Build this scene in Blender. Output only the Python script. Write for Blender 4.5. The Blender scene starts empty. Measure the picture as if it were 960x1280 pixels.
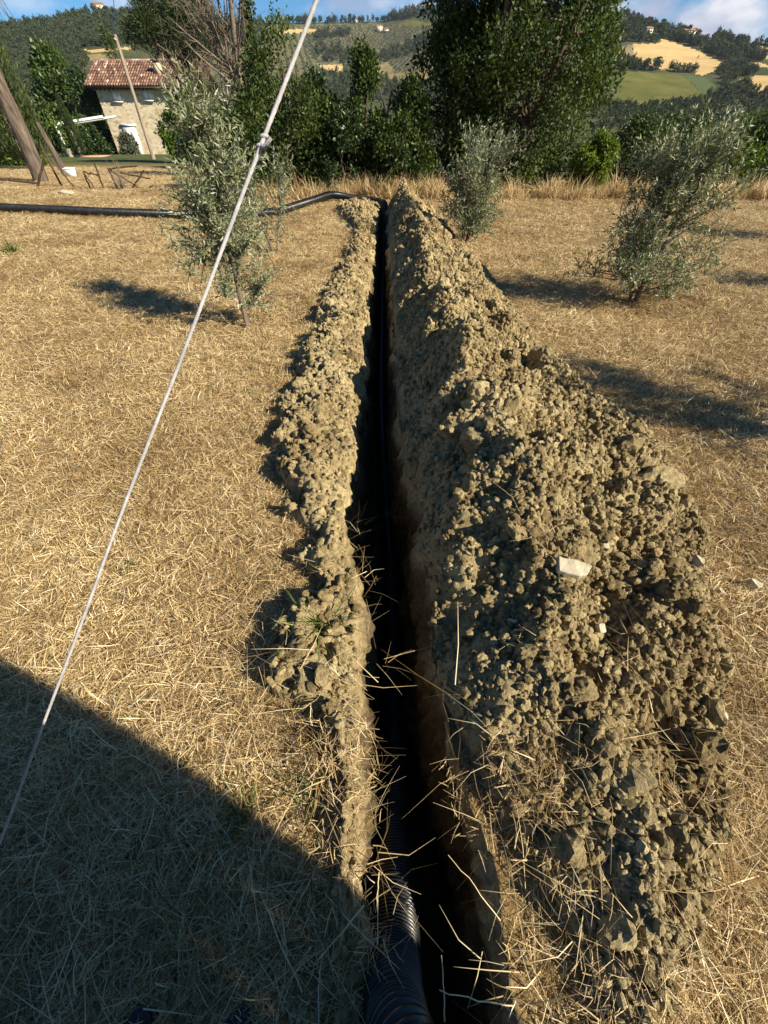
import bpy, bmesh, math, random
import numpy as np
from mathutils import Vector, Matrix, Euler

SC = bpy.context.scene
COL = SC.collection
R = math.radians
rng = np.random.default_rng(7)

# ------------------------------------------------------------------ camera
FPX, PITCH, CAMH = 481.0, R(46.3), 1.6
cp, sp = math.cos(PITCH), math.sin(PITCH)
cam_d = bpy.data.cameras.new("camera")
cam = bpy.data.objects.new("camera", cam_d)
COL.objects.link(cam)
cam.location = (0, 0, CAMH)
cam.rotation_euler = (R(90) - PITCH, 0, 0)
cam_d.sensor_fit = 'VERTICAL'
cam_d.sensor_height = 36.0
cam_d.lens = FPX / 1280.0 * 36.0
cam_d.clip_start = 0.02
cam_d.clip_end = 9000
SC.camera = cam

# ------------------------------------------------------------------ sun, sky, exposure
SUN_EL, SUN_A = R(33.0), R(27.0)          # shadows run to the left and a little away from the camera
sx, sy, sz = math.cos(SUN_EL) * math.cos(SUN_A), -math.cos(SUN_EL) * math.sin(SUN_A), math.sin(SUN_EL)
sun_d = bpy.data.lights.new("sun", 'SUN')
sun_d.energy = 5.0
sun_d.angle = R(0.5)
sun_d.color = (1.0, 0.90, 0.74)
sun = bpy.data.objects.new("sun", sun_d)
COL.objects.link(sun)
sun.rotation_euler = Vector((sx, sy, sz)).to_track_quat('Z', 'Y').to_euler()
sun.location = (30, -12, 25)

world = bpy.data.worlds.new("World")
SC.world = world
world.use_nodes = True
SC.view_settings.view_transform = 'Standard'
SC.view_settings.look = 'None'
SC.view_settings.gamma = 1
SC.view_settings.use_curve_mapping = False
SC.view_settings.exposure = 1.0


def ray(px, py):
    """direction of a photograph pixel (960x1280), scaled so that the camera axis component is 1"""
    yd = (py - 640.0) / FPX
    return np.array([(px - 480.0) / FPX, cp - yd * sp, -(sp + yd * cp)])


def G(px, py, z=0.0):
    d = ray(px, py)
    t = (z - CAMH) / d[2]
    return np.array([0, 0, CAMH]) + d * t


def at(px, py, Y):
    d = ray(px, py)
    return np.array([0, 0, CAMH]) + d * (Y / d[1])


def depth_pt(px, py, dep):
    return np.array([0, 0, CAMH]) + ray(px, py) * dep


def project(x, y, z):
    zz = z - CAMH
    dep = y * cp - zz * sp
    dep = np.where(np.abs(dep) < 1e-6, 1e-6, dep)
    v = (-zz * cp - y * sp) / dep
    return 480 + FPX * x / dep, 640 + FPX * v, dep


def build_world():
    nt = world.node_tree
    n, l = nt.nodes, nt.links
    n.clear()
    out = n.new('ShaderNodeOutputWorld')
    bg = n.new('ShaderNodeBackground')
    bg.inputs['Strength'].default_value = 0.05
    sky = n.new('ShaderNodeTexSky')
    sky.sky_type = 'NISHITA'
    sky.sun_disc = False
    sky.sun_elevation = SUN_EL
    sky.sun_rotation = math.atan2(sx, sy)
    sky.altitude = 300
    sky.air_density = 0.8
    sky.dust_density = 0.4
    sky.ozone_density = 3.0
    tc = n.new('ShaderNodeTexCoord')
    vec = tc.outputs['Generated']

    def math_(op, a, b=None, clamp=False):
        m = n.new('ShaderNodeMath')
        m.operation = op
        m.use_clamp = clamp
        for i, q in enumerate((a, b)):
            if q is None:
                continue
            if isinstance(q, (int, float)):
                m.inputs[i].default_value = q
            else:
                l.new(q, m.inputs[i])
        return m.outputs[0]

    nz = n.new('ShaderNodeTexNoise')
    nz.inputs['Scale'].default_value = 14.0
    nz.inputs['Detail'].default_value = 7
    nz.inputs['Roughness'].default_value = 0.6
    mp = n.new('ShaderNodeMapping')
    mp.inputs['Scale'].default_value = (1, 1, 2.2)
    l.new(vec, mp.inputs[0])
    l.new(mp.outputs[0], nz.inputs['Vector'])
    # broken cumulus in a belt above the hills, all the way round
    nb = n.new('ShaderNodeTexNoise')
    nb.inputs['Scale'].default_value = 4.0
    nb.inputs['Detail'].default_value = 8
    nb.inputs['Roughness'].default_value = 0.6
    l.new(mp.outputs[0], nb.inputs['Vector'])
    tot = math_('MULTIPLY', math_('SUBTRACT', nb.outputs['Fac'], 0.73), 3.0, True)
    # individual clouds: direction, angular radius x / z, strength
    clouds = [(925, 24, .085, .040, 1.0), (893, 30, .05, .024, .7), (868, 17, .036, .013, .8), (815, 14, .040, .020, .9),
              (465, 3, .085, .012, .55), (400, 12, .03, .007, .25), (205, 2, .06, .014, .5), (150, 6, .06, .010, .35), (30, 2, .06, .012, .4), (775, 14, .025, .012, .5)]
    for px, py, rx, rz, s in clouds:
        d = ray(px, py)
        d = d / np.linalg.norm(d)
        sub = n.new('ShaderNodeVectorMath'); sub.operation = 'SUBTRACT'
        l.new(vec, sub.inputs[0]); sub.inputs[1].default_value = tuple(d)
        mul = n.new('ShaderNodeVectorMath'); mul.operation = 'MULTIPLY'
        l.new(sub.outputs[0], mul.inputs[0]); mul.inputs[1].default_value = (1 / rx, 1 / rx, 1 / rz)
        ln = n.new('ShaderNodeVectorMath'); ln.operation = 'LENGTH'
        l.new(mul.outputs[0], ln.inputs[0])
        g = math_('SUBTRACT', 1.25, ln.outputs['Value'])
        g = math_('ADD', g, math_('MULTIPLY', math_('SUBTRACT', nz.outputs['Fac'], 0.5), 3.2))
        g = math_('MULTIPLY', math_('MULTIPLY', g, 1.0, True), s)
        tot = math_('MAXIMUM', tot, g)
    tot = math_('MULTIPLY', tot, 0.92, True)
    # cloud colour: white tops, mauve grey undersides
    ncol = n.new('ShaderNodeTexNoise')
    ncol.inputs['Scale'].default_value = 9.0
    ncol.inputs['Detail'].default_value = 4
    l.new(mp.outputs[0], ncol.inputs['Vector'])
    cr = n.new('ShaderNodeValToRGB')
    cr.color_ramp.elements[0].position = 0.42
    cr.color_ramp.elements[0].color = (5.2, 5.4, 7.0, 1)
    cr.color_ramp.elements[1].position = 0.62
    cr.color_ramp.elements[1].color = (11.5, 11.2, 11.0, 1)
    l.new(ncol.outputs['Fac'], cr.inputs[0])
    mix = n.new('ShaderNodeMix'); mix.data_type = 'RGBA'
    tint = n.new('ShaderNodeMix'); tint.data_type = 'RGBA'; tint.blend_type = 'MULTIPLY'
    tint.inputs[0].default_value = 1.0
    l.new(sky.outputs[0], tint.inputs[6]); tint.inputs[7].default_value = (0.41, 0.90, 1.20, 1)
    l.new(tot, mix.inputs[0]); l.new(tint.outputs[2], mix.inputs[6]); l.new(cr.outputs[0], mix.inputs[7])
    l.new(mix.outputs[2], bg.inputs['Color'])
    l.new(bg.outputs[0], out.inputs['Surface'])


build_world()

# ------------------------------------------------------------------ numpy noise
def _h(ix, iy, seed):
    a = (ix.astype(np.int64) * 374761393 + iy.astype(np.int64) * 668265263 + seed * 1442695041) & 0xFFFFFFFF
    a = ((a ^ (a >> 13)) * 1274126177) & 0xFFFFFFFF
    a = ((a ^ (a >> 16)) * 2246822519) & 0xFFFFFFFF
    return ((a ^ (a >> 15)) & 0xFFFFFF) / float(0xFFFFFF)


def vnoise(x, y, seed=0):
    x, y = np.asarray(x, float), np.asarray(y, float)
    ix, iy = np.floor(x), np.floor(y)
    fx, fy = x - ix, y - iy
    u, v = fx * fx * (3 - 2 * fx), fy * fy * (3 - 2 * fy)
    a, b = _h(ix, iy, seed), _h(ix + 1, iy, seed)
    c, d = _h(ix, iy + 1, seed), _h(ix + 1, iy + 1, seed)
    return ((a * (1 - u) + b * u) * (1 - v) + (c * (1 - u) + d * u) * v) * 2 - 1


def fbm(x, y, octv=4, seed=0, gain=0.5):
    s, a = 0, 1.0
    for k in range(octv):
        s = s + a * vnoise(x * 2 ** k + 17.3 * k, y * 2 ** k - 9.1 * k, seed + k)
        a *= gain
    return s


def worley(x, y, seed=0):
    x, y = np.asarray(x, float), np.asarray(y, float)
    ix, iy = np.floor(x), np.floor(y)
    best = np.full(x.shape, 9.0)
    for dx in (-1, 0, 1):
        for dy in (-1, 0, 1):
            jx, jy = ix + dx, iy + dy
            d = (jx + _h(jx, jy, seed) - x) ** 2 + (jy + _h(jx, jy, seed + 5) - y) ** 2
            best = np.minimum(best, d)
    return np.sqrt(best)


def lumps(x, y, s, seed):
    """rounded clods of size s, height about s/2"""
    f = worley(x / s, y / s, seed)
    return s * 0.75 * np.sqrt(np.clip(0.55 - f * f, 0, 1))


def sstep(a, b, x):
    t = np.clip((np.asarray(x, float) - a) / (b - a), 0, 1)
    return t * t * (3 - 2 * t)


# ------------------------------------------------------------------ object helpers
def tag(o, label=None, cat=None, group=None, kind=None):
    if label: o['label'] = label
    if cat: o['category'] = cat
    if group: o['group'] = group
    if kind: o['kind'] = kind
    return o


def empty(name, loc=(0, 0, 0), rz=0.0, label=None, cat=None, group=None):
    o = bpy.data.objects.new(name, None)
    COL.objects.link(o)
    o.empty_display_size = 0.1
    o.location = tuple(loc)
    o.rotation_euler = (0, 0, rz)
    return tag(o, label, cat, group)


def mesh_np(name, V, F, attrs=None, smooth=False):
    V = np.ascontiguousarray(V, np.float32)
    me = bpy.data.meshes.new(name)
    if isinstance(F, np.ndarray):
        F = [F]
    loops = np.concatenate([f.ravel() for f in F]).astype(np.int32)
    sizes = np.concatenate([np.full(len(f), f.shape[1]) for f in F]).astype(np.int32)
    me.vertices.add(len(V)); me.vertices.foreach_set('co', V.ravel())
    me.loops.add(len(loops)); me.loops.foreach_set('vertex_index', loops)
    me.polygons.add(len(sizes))
    me.polygons.foreach_set('loop_start', np.concatenate([[0], np.cumsum(sizes)[:-1]]).astype(np.int32))
    if smooth:
        me.polygons.foreach_set('use_smooth', np.ones(len(sizes), bool))
    me.update(calc_edges=True)
    for k, (dom, val) in (attrs or {}).items():
        a = me.attributes.new(k, 'FLOAT', dom)
        a.data.foreach_set('value', np.ascontiguousarray(val, np.float32))
    return me


def obj(name, me, mat, parent=None, loc=None):
    o = bpy.data.objects.new(name, me)
    COL.objects.link(o)
    if mat is not None and len(me.materials) == 0:
        me.materials.append(mat)
    if parent is not None:
        o.parent = parent
    if loc is not None:
        o.location = tuple(loc)
    return o


class MB:
    """collects vertices and faces of one mesh"""
    def __init__(s):
        s.V, s.F, s.n, s.A = [], {}, 0, []

    def add(s, V, F, tone=None):
        V = np.asarray(V, float)
        F = np.asarray(F, int)
        s.V.append(V)
        s.F.setdefault(F.shape[1], []).append(F + s.n)
        s.n += len(V)
        s.A.append(np.full(len(V), 0.5) if tone is None else np.broadcast_to(np.asarray(tone, float), (len(V),)))
        return s

    def box(s, c, size, rot=None):
        v = np.array([[x, y, z] for x in (-.5, .5) for y in (-.5, .5) for z in (-.5, .5)]) * np.asarray(size)
        if rot is not None:
            v = v @ np.array(rot.to_3x3()).T
        return s.add(v + np.asarray(c), [[0, 1, 3, 2], [4, 6, 7, 5], [0, 4, 5, 1], [2, 3, 7, 6], [0, 2, 6, 4], [1, 5, 7, 3]])

    def tube(s, P, rad, sides=6, cap=True, tone=None, jitter=0.0, seed=0):
        P = np.asarray(P, float)
        n = len(P)
        rad = np.broadcast_to(np.asarray(rad, float), (n,))
        T = np.gradient(P, axis=0)
        T /= np.linalg.norm(T, axis=1, keepdims=True) + 1e-12
        ref = np.array([0, 0, 1.0]) if abs(T[:, 2]).mean() < 0.8 else np.array([1.0, 0, 0])
        A = np.cross(T, ref); A /= np.linalg.norm(A, axis=1, keepdims=True) + 1e-12
        B = np.cross(T, A)
        th = np.linspace(0, 2 * math.pi, sides, endpoint=False)
        rr = rad[:, None] * np.ones(sides)
        if jitter:
            rr = rr * (1 + jitter * np.random.default_rng(seed).normal(size=(n, sides)))
        V = P[:, None] + rr[..., None] * (np.cos(th)[None, :, None] * A[:, None] + np.sin(th)[None, :, None] * B[:, None])
        i = np.arange(n - 1)[:, None] * sides
        j = np.arange(sides)[None]
        k = (j + 1) % sides
        F = np.stack([i + j, i + k, i + sides + k, i + sides + j], -1).reshape(-1, 4)
        V = V.reshape(-1, 3)
        s.add(V, F, tone)
        if cap:
            for base, ring, flip in ((P[0], V[:sides], True), (P[-1], V[-sides:], False)):
                q = np.vstack([ring, base[None]])
                f = [[a, (a + 1) % sides, sides] if not flip else [(a + 1) % sides, a, sides] for a in range(sides)]
                s.add(q, f, tone)
        return s

    def mesh(s, name, smooth=False):
        V = np.vstack(s.V)
        F = [np.vstack(f) for f in s.F.values()]
        return mesh_np(name, V, F, {'tone': ('POINT', np.concatenate(s.A))}, smooth)

    def build(s, name, mat, parent=None, smooth=False):
        return obj(name, s.mesh(name, smooth), mat, parent)


def unit(v):
    v = np.asarray(v, float)
    return v / (np.linalg.norm(v, axis=-1, keepdims=True) + 1e-12)


def leaf_cards(mb, P, D, L, W, r, fold=0.25, tone=None):
    """n pointed leaves: base P, direction D, length L, width W; each a folded diamond of two quads' worth of triangles"""
    P, D = np.asarray(P, float), unit(D)
    n = len(P)
    L = np.broadcast_to(np.asarray(L, float), (n,))[:, None]
    W = np.broadcast_to(np.asarray(W, float), (n,))[:, None]
    side = unit(np.cross(D, unit(r.normal(size=(n, 3)))))
    up = np.cross(side, D)
    mid = P + D * L * 0.45
    V = np.stack([P, mid + side * W * .5 + up * W * fold, P + D * L, mid - side * W * .5 + up * W * fold], 1).reshape(-1, 3)
    i = np.arange(n)[:, None] * 4
    F = np.vstack([i + np.array([[0, 1, 2]]), i + np.array([[0, 2, 3]])])
    t = r.random(n) if tone is None else tone
    mb.add(V, F, None)
    mb.A[-1] = np.repeat(t, 4)


# ------------------------------------------------------------------ materials
def new_mat(name):
    m = bpy.data.materials.new(name)
    m.use_nodes = True
    nt = m.node_tree
    return m, nt, nt.nodes, nt.links, nt.nodes['Principled BSDF']


def ramp(n, l, fac, stops):
    cr = n.new('ShaderNodeValToRGB')
    e = cr.color_ramp.elements
    while len(e) < len(stops):
        e.new(0.5)
    for q, (p, c) in zip(e, stops):
        q.position = p
        q.color = (*c, 1)
    l.new(fac, cr.inputs[0])
    return cr.outputs[0]


def noise_node(n, l, scale, detail=4, rough=0.55, vec=None):
    t = n.new('ShaderNodeTexNoise')
    t.inputs['Scale'].default_value = scale
    t.inputs['Detail'].default_value = detail
    t.inputs['Roughness'].default_value = rough
    if vec is not None:
        l.new(vec, t.inputs['Vector'])
    return t.outputs['Fac']


def wpos(n):
    return n.new('ShaderNodeNewGeometry').outputs['Position']


def mixc(n, l, fac, a, b, mode='MIX'):
    m = n.new('ShaderNodeMix'); m.data_type = 'RGBA'; m.blend_type = mode
    for sock, v in ((m.inputs[0], fac), (m.inputs[6], a), (m.inputs[7], b)):
        if isinstance(v, (int, float)):
            sock.default_value = v
        elif isinstance(v, tuple):
            sock.default_value = (*v, 1)
        else:
            l.new(v, sock)
    return m.outputs[2]


def attr(n, name):
    a = n.new('ShaderNodeAttribute'); a.attribute_name = name
    return a.outputs['Fac']


def bump(n, l, height, strength, dist, bs):
    b = n.new('ShaderNodeBump')
    b.inputs['Strength'].default_value = strength
    b.inputs['Distance'].default_value = dist
    l.new(height, b.inputs['Height'])
    l.new(b.outputs[0], bs.inputs['Normal'])


def simple(name, stops, scale=5.0, rough=0.8, bmp=0.0, bdist=0.01, spec=0.3, detail=6, metal=0.0):
    m, nt, n, l, bs = new_mat(name)
    p = wpos(n)
    f = noise_node(n, l, scale, detail, 0.6, p)
    l.new(ramp(n, l, f, stops), bs.inputs['Base Color'])
    bs.inputs['Roughness'].default_value = rough
    bs.inputs['Specular IOR Level'].default_value = spec
    bs.inputs['Metallic'].default_value = metal
    if bmp:
        bump(n, l, noise_node(n, l, scale * 6, 6, 0.65, p), bmp, bdist, bs)
    return m


def leaf_mat(name, dark, light, under=None, rough=0.45, trans=0.25, spec=0.5, patch=1.2):
    m, nt, n, l, bs = new_mat(name)
    t = attr(n, 'tone')
    big = noise_node(n, l, patch, 3, 0.5, wpos(n))
    mid = tuple((a + b) / 2 for a, b in zip(dark, light))
    c = ramp(n, l, t, [(0.0, dark), (0.55, mid), (1.0, light)])
    warm = tuple(v * q for v, q in zip(light, (1.15, 1.02, 0.6)))
    c = mixc(n, l, ramp(n, l, big, [(0.45, (0, 0, 0)), (0.75, (.55, .55, .55))]), c, warm)
    if under:
        g = n.new('ShaderNodeNewGeometry')
        c = mixc(n, l, g.outputs['Backfacing'], c, under)
    l.new(c, bs.inputs['Base Color'])
    bs.inputs['Roughness'].default_value = rough
    bs.inputs['Specular IOR Level'].default_value = spec
    tr = n.new('ShaderNodeBsdfTranslucent')
    l.new(mixc(n, l, 1.0, c, (1.0, 1.1, .5), 'MULTIPLY'), tr.inputs['Color'])
    mx = n.new('ShaderNodeMixShader'); mx.inputs[0].default_value = trans
    l.new(bs.outputs[0], mx.inputs[1]); l.new(tr.outputs[0], mx.inputs[2])
    l.new(mx.outputs[0], n['Material Output'].inputs['Surface'])
    return m


def soil_colour(n, l, p, piece=False):
    a = noise_node(n, l, 2.3, 5, 0.6, p)
    b = noise_node(n, l, 38.0, 5, 0.7, p)
    c1 = ramp(n, l, a, [(0.25, (.27, .195, .095)), (0.45, (.38, .295, .150)), (0.6, (.45, .36, .19)), (0.78, (.54, .445, .26))])
    c2 = ramp(n, l, b, [(0.3, (.46, .44, .41)), (0.5, (.95, .95, .95)), (0.72, (1.3, 1.3, 1.27))])
    c = mixc(n, l, 1.0, c1, c2, 'MULTIPLY')
    if piece:
        oi = n.new('ShaderNodeObjectInfo')
        c = mixc(n, l, 1.0, c, ramp(n, l, oi.outputs['Random'], [(0.0, (.50, .47, .42)), (0.35, (.80, .78, .74)), (0.7, (1, 1, 1)), (1.0, (1.28, 1.28, 1.26))]), 'MULTIPLY')
    return c


def make_soil(name, piece=False):
    m, nt, n, l, bs = new_mat(name)
    p = wpos(n)
    l.new(soil_colour(n, l, p, piece), bs.inputs['Base Color'])
    bs.inputs['Roughness'].default_value = 0.95
    bs.inputs['Specular IOR Level'].default_value = 0.12
    h = n.new('ShaderNodeMath'); h.operation = 'ADD'
    l.new(noise_node(n, l, 55, 6, 0.7, p), h.inputs[0])
    l.new(noise_node(n, l, 160, 4, 0.7, p), h.inputs[1])
    bump(n, l, h.outputs[0], 1.0, 0.012, bs)
    return m


def straw_ramp(n, l, t):
    return ramp(n, l, t, [(0.0, (.08, .05, .02)), (0.25, (.29, .19, .08)), (0.5, (.54, .41, .20)), (0.8, (.74, .61, .355)), (1.0, (.83, .74, .51))])


def make_ground():
    m, nt, n, l, bs = new_mat("dry_field")
    p = wpos(n)
    soil = soil_colour(n, l, p)
    soil = mixc(n, l, attr(n, 'trench_shade'), soil, mixc(n, l, 1.0, soil, (.26, .24, .22), 'MULTIPLY'))  # shade inside the trench is painted into the soil colour
    st = mixc(n, l, 1.0, straw_ramp(n, l, noise_node(n, l, 30, 6, 0.75, p)), (.55, .50, .44), 'MULTIPLY')
    st = mixc(n, l, ramp(n, l, noise_node(n, l, 0.7, 4, 0.6, p), [(0.35, (0, 0, 0)), (0.7, (.6, .6, .6))]), st, (.30, .19, .075))
    # beyond the field the sward is greener
    sep = n.new('ShaderNodeSeparateXYZ'); l.new(p, sep.inputs[0])
    mr = n.new('ShaderNodeMapRange'); mr.inputs[1].default_value = 24; mr.inputs[2].default_value = 34
    l.new(sep.outputs['Y'], mr.inputs[0])
    green = ramp(n, l, noise_node(n, l, 1.2, 5, 0.6, p), [(0.3, (.045, .06, .018)), (0.7, (.12, .13, .045))])
    st = mixc(n, l, mr.outputs[0], st, green)
    l.new(mixc(n, l, attr(n, 'soil'), st, soil), bs.inputs['Base Color'])
    bs.inputs['Roughness'].default_value = 0.95
    bs.inputs['Specular IOR Level'].default_value = 0.1
    bump(n, l, noise_node(n, l, 70, 6, 0.7, p), 0.8, 0.015, bs)
    return m


def make_straw(name, green=0.0):
    m, nt, n, l, bs = new_mat(name)
    t = attr(n, 'tone')
    p = wpos(n)
    if green:
        c = ramp(n, l, t, [(0.0, (.035, .06, .012)), (0.6, (.10, .15, .03)), (1.0, (.30, .30, .09))])
    else:
        c = straw_ramp(n, l, t)
        big = noise_node(n, l, 0.7, 6, 0.68, p)
        c = mixc(n, l, 1.0, c, ramp(n, l, big, [(0.32, (.58, .49, .38)), (0.48, (.95, .90, .82)), (0.66, (1.18, 1.17, 1.13))]), 'MULTIPLY')
        g = noise_node(n, l, 0.55, 5, 0.7, p)
        c = mixc(n, l, ramp(n, l, g, [(0.60, (0, 0, 0)), (0.8, (.5, .5, .5))]), c, (.17, .17, .05))
    l.new(c, bs.inputs['Base Color'])
    bs.inputs['Roughness'].default_value = 0.55
    bs.inputs['Specular IOR Level'].default_value = 0.35
    tr = n.new('ShaderNodeBsdfTranslucent'); l.new(c, tr.inputs['Color'])
    mx = n.new('ShaderNodeMixShader'); mx.inputs[0].default_value = 0.2
    l.new(bs.outputs[0], mx.inputs[1]); l.new(tr.outputs[0], mx.inputs[2])
    l.new(mx.outputs[0], n['Material Output'].inputs['Surface'])
    return m


def bark_mat(name, a, b, scale=9.0):
    m, nt, n, l, bs = new_mat(name)
    p = wpos(n)
    mp = n.new('ShaderNodeMapping'); mp.inputs['Scale'].default_value = (1, 1, 0.16)
    l.new(p, mp.inputs[0])
    f = noise_node(n, l, scale, 6, 0.65, mp.outputs[0])
    l.new(ramp(n, l, f, [(0.32, a), (0.66, b)]), bs.inputs['Base Color'])
    bs.inputs['Roughness'].default_value = 0.9
    bs.inputs['Specular IOR Level'].default_value = 0.15
    bump(n, l, f, 1.0, 0.05, bs)
    return m


M = {}
M['ground'] = make_ground()
M['soil'] = make_soil('dug_clay')
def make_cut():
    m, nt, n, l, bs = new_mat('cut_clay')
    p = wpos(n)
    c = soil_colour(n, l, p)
    shaded = mixc(n, l, 1.0, c, (.26, .24, .22), 'MULTIPLY')  # clay darkened to stand for the shade in the cut
    l.new(mixc(n, l, attr(n, 'trench_shade'), c, shaded), bs.inputs['Base Color'])
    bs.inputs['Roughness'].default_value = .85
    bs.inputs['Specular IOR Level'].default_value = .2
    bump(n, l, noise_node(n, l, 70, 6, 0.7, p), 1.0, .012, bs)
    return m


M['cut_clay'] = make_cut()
M['clod'] = make_soil('clay_clod', True)
M['straw'] = make_straw('straw')
M['green'] = make_straw('green_blades', 1.0)
M['pipe'] = simple('black_plastic', [(0.35, (.008, .008, .008)), (0.60, (.020, .019, .017)), (0.85, (.075, .062, .044))], 9, 0.30, 0.0, spec=0.5, detail=9)
M['rope'] = simple('white_cord', [(0.3, (.27, .265, .26)), (0.7, (.46, .45, .44))], 90, 0.7, 0.4, 0.002)
M['stone'] = simple('pale_stone', [(0.3, (.36, .31, .21)), (0.7, (.52, .46, .33))], 30, 0.85, 0.5, 0.004)
M['olive_leaf'] = leaf_mat('olive_leaf', (.062, .085, .032), (.20, .235, .10), (.30, .32, .20), 0.45, 0.15, 0.4)
M['elm_leaf'] = leaf_mat('elm_leaf', (.020, .038, .008), (.082, .12, .023), None, 0.5, 0.25, 0.28)
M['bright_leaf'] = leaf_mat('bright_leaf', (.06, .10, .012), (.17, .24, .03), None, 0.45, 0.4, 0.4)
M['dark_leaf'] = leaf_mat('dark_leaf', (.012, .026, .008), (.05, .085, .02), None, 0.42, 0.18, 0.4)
M['oak_leaf'] = leaf_mat('oak_leaf', (.025, .048, .010), (.085, .13, .028), None, 0.45, 0.22, 0.4)
M['cypress_leaf'] = leaf_mat('cypress_leaf', (.020, .036, .012), (.07, .095, .03), None, 0.6, 0.12, 0.25)
M['pine_needle'] = leaf_mat('pine_needle', (.014, .028, .010), (.05, .075, .022), None, 0.55, 0.1, 0.3)
M['hill_leaf'] = leaf_mat('hill_leaf', (.030, .045, .022), (.075, .095, .045), None, 0.7, 0.15, 0.2, 0.02)
M['grove_leaf'] = leaf_mat('grove_leaf', (.075, .092, .058), (.16, .18, .115), None, 0.6, 0.1, 0.3, 0.02)
M['bark'] = bark_mat('brown_bark', (.05, .036, .024), (.17, .125, .085))
M['grey_bark'] = bark_mat('grey_bark', (.085, .068, .05), (.27, .22, .165))
M['pine_bark'] = bark_mat('pine_bark', (.05, .036, .027), (.20, .155, .118), 14.0)
M['pole_wood'] = bark_mat('weathered_pole', (.20, .15, .10), (.42, .34, .25), 12.0)
M['fence_wood'] = bark_mat('fence_wood', (.045, .028, .018), (.14, .09, .055), 14.0)
M['white'] = simple('white_paint', [(0.3, (.70, .69, .66)), (0.7, (.82, .81, .78))], 4, 0.6)
M['cloth'] = simple('dark_jeans', [(0.3, (.012, .014, .022)), (0.7, (.028, .032, .046))], 60, 0.9, 0.3, 0.002, 0.1)
M['jacket'] = simple('grey_jacket', [(0.3, (.05, .05, .055)), (0.7, (.08, .08, .085))], 60, 0.85, 0.3, 0.002, 0.1)
M['skin'] = simple('skin', [(0.3, (.50, .30, .21)), (0.7, (.58, .36, .26))], 20, 0.55)
M['hair'] = simple('brown_hair', [(0.3, (.03, .02, .012)), (0.7, (.07, .045, .025))], 120, 0.6, 0.6, 0.004)
M['shoe'] = simple('navy_shoe', [(0.3, (.010, .013, .020)), (0.7, (.03, .036, .05))], 40, 0.6, 0.3, 0.002, 0.3)
M['glass_black'] = simple('black_glass', [(0.3, (.01, .01, .01)), (0.7, (.015, .015, .015))], 4, 0.12)


# ------------------------------------------------------------------ terrain
RIDGE = [(-400, 60), (-150, 45), (0, 37), (20, 34), (50, 31), (62, 29), (90, 23), (115, 16.5), (130, 14), (165, 18), (200, 23), (260, 26), (330, 28), (380, 28),
         (400, 27.5), (440, 27), (475, 26), (500, 20), (515, 16), (540, 13), (560, 11), (620, 8), (700, 8), (760, 12), (780, 18), (800, 26),
         (840, 37), (862, 42), (885, 46), (905, 48), (930, 52), (960, 54), (1100, 60), (1350, 70)]
RDIST = [(-400, 700), (0, 750), (165, 820), (330, 1250), (480, 1400), (560, 1350), (700, 1000), (800, 850), (960, 800), (1350, 800)]


def _tab(tab):
    az, te = [], []
    for px, py in tab:
        d = ray(px, py)
        az.append(math.atan2(d[0], d[1])); te.append(d[2] / math.hypot(d[0], d[1]))
    return np.array(az), np.array(te)


RAZ, RTE = _tab(RIDGE)
DAZ = np.array([math.atan2(*ray(px, 30)[:2]) for px, _ in RDIST])
DR = np.array([r for _, r in RDIST], float)
Z_VALLEY, R_VALLEY = -13.0, 200.0


def near_ground(x, y):
    a = x / np.maximum(np.abs(y), 1.0)
    w = sstep(-0.40, -0.20, a)
    t = np.maximum(y - 13.5, 0)
    t = t * t / (t + 3.0)
    return -(0.046 * (1 - w) + 0.085 * w) * t


def hill_z(az, r):
    a = np.clip(az, RAZ[0], RAZ[-1])
    te, rr = np.interp(a, RAZ, RTE), np.interp(a, DAZ, DR)
    t0 = (Z_VALLEY - CAMH) / R_VALLEY
    s = np.clip((r - R_VALLEY) / (rr - R_VALLEY), 0, 1)
    t = t0 + (te - t0) * s ** 0.75
    z = CAMH + r * t
    x, y = r * np.sin(az), r * np.cos(az)
    z = z + 5.0 * s * (1 - s) * 4 * vnoise(x / 130, y / 130, 3) * 0.6
    return np.where(r < R_VALLEY, Z_VALLEY, z) - np.maximum(r - rr, 0) * 0.16


def terrain(x, y):
    x, y = np.asarray(x, float), np.asarray(y, float)
    r = np.hypot(x, y)
    w = sstep(85, 185, r)
    return near_ground(x, y) * (1 - w) + hill_z(np.arctan2(x, y), np.maximum(r, 1)) * w


def hit(px, py, rmin=60.0, rmax=1600.0):
    d = ray(px, py)
    h = math.hypot(d[0], d[1])
    r = np.linspace(rmin, rmax, 1600)
    x, y = d[0] / h * r, d[1] / h * r
    g = terrain(x, y) - (CAMH + d[2] / h * r)
    k = np.argmax(g > 0)
    if g[k] <= 0:
        k = np.argmax(g)
    return np.array([x[k], y[k], float(terrain(x[k], y[k]))])


# trench edges and the spoil on both sides
LE = np.array([(-2, -.05), (-.4, -.06), (.02, -.085), (.31, -.10), (.59, -.095), (.91, -.135), (1.19, -.19), (1.47, -.235), (1.96, -.205), (3.0, -.20), (4.45, -.19), (8.2, -.17), (11.4, -.14)])
RE = np.array([(-2, .36), (-.4, .36), (0, .32), (.17, .27), (.69, .21), (1.2, .21), (1.64, .18), (1.83, .13), (3.0, .11), (4.95, .10), (8.2, .09), (11.4, .09)])


def edge_l(y):
    return np.interp(y, LE[:, 0], LE[:, 1]) + .020 * vnoise(y * 6, 0 * y, 31) + .012 * vnoise(y * 17, 0 * y, 32) + .008 * vnoise(y * 45, 0 * y, 33)


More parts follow.
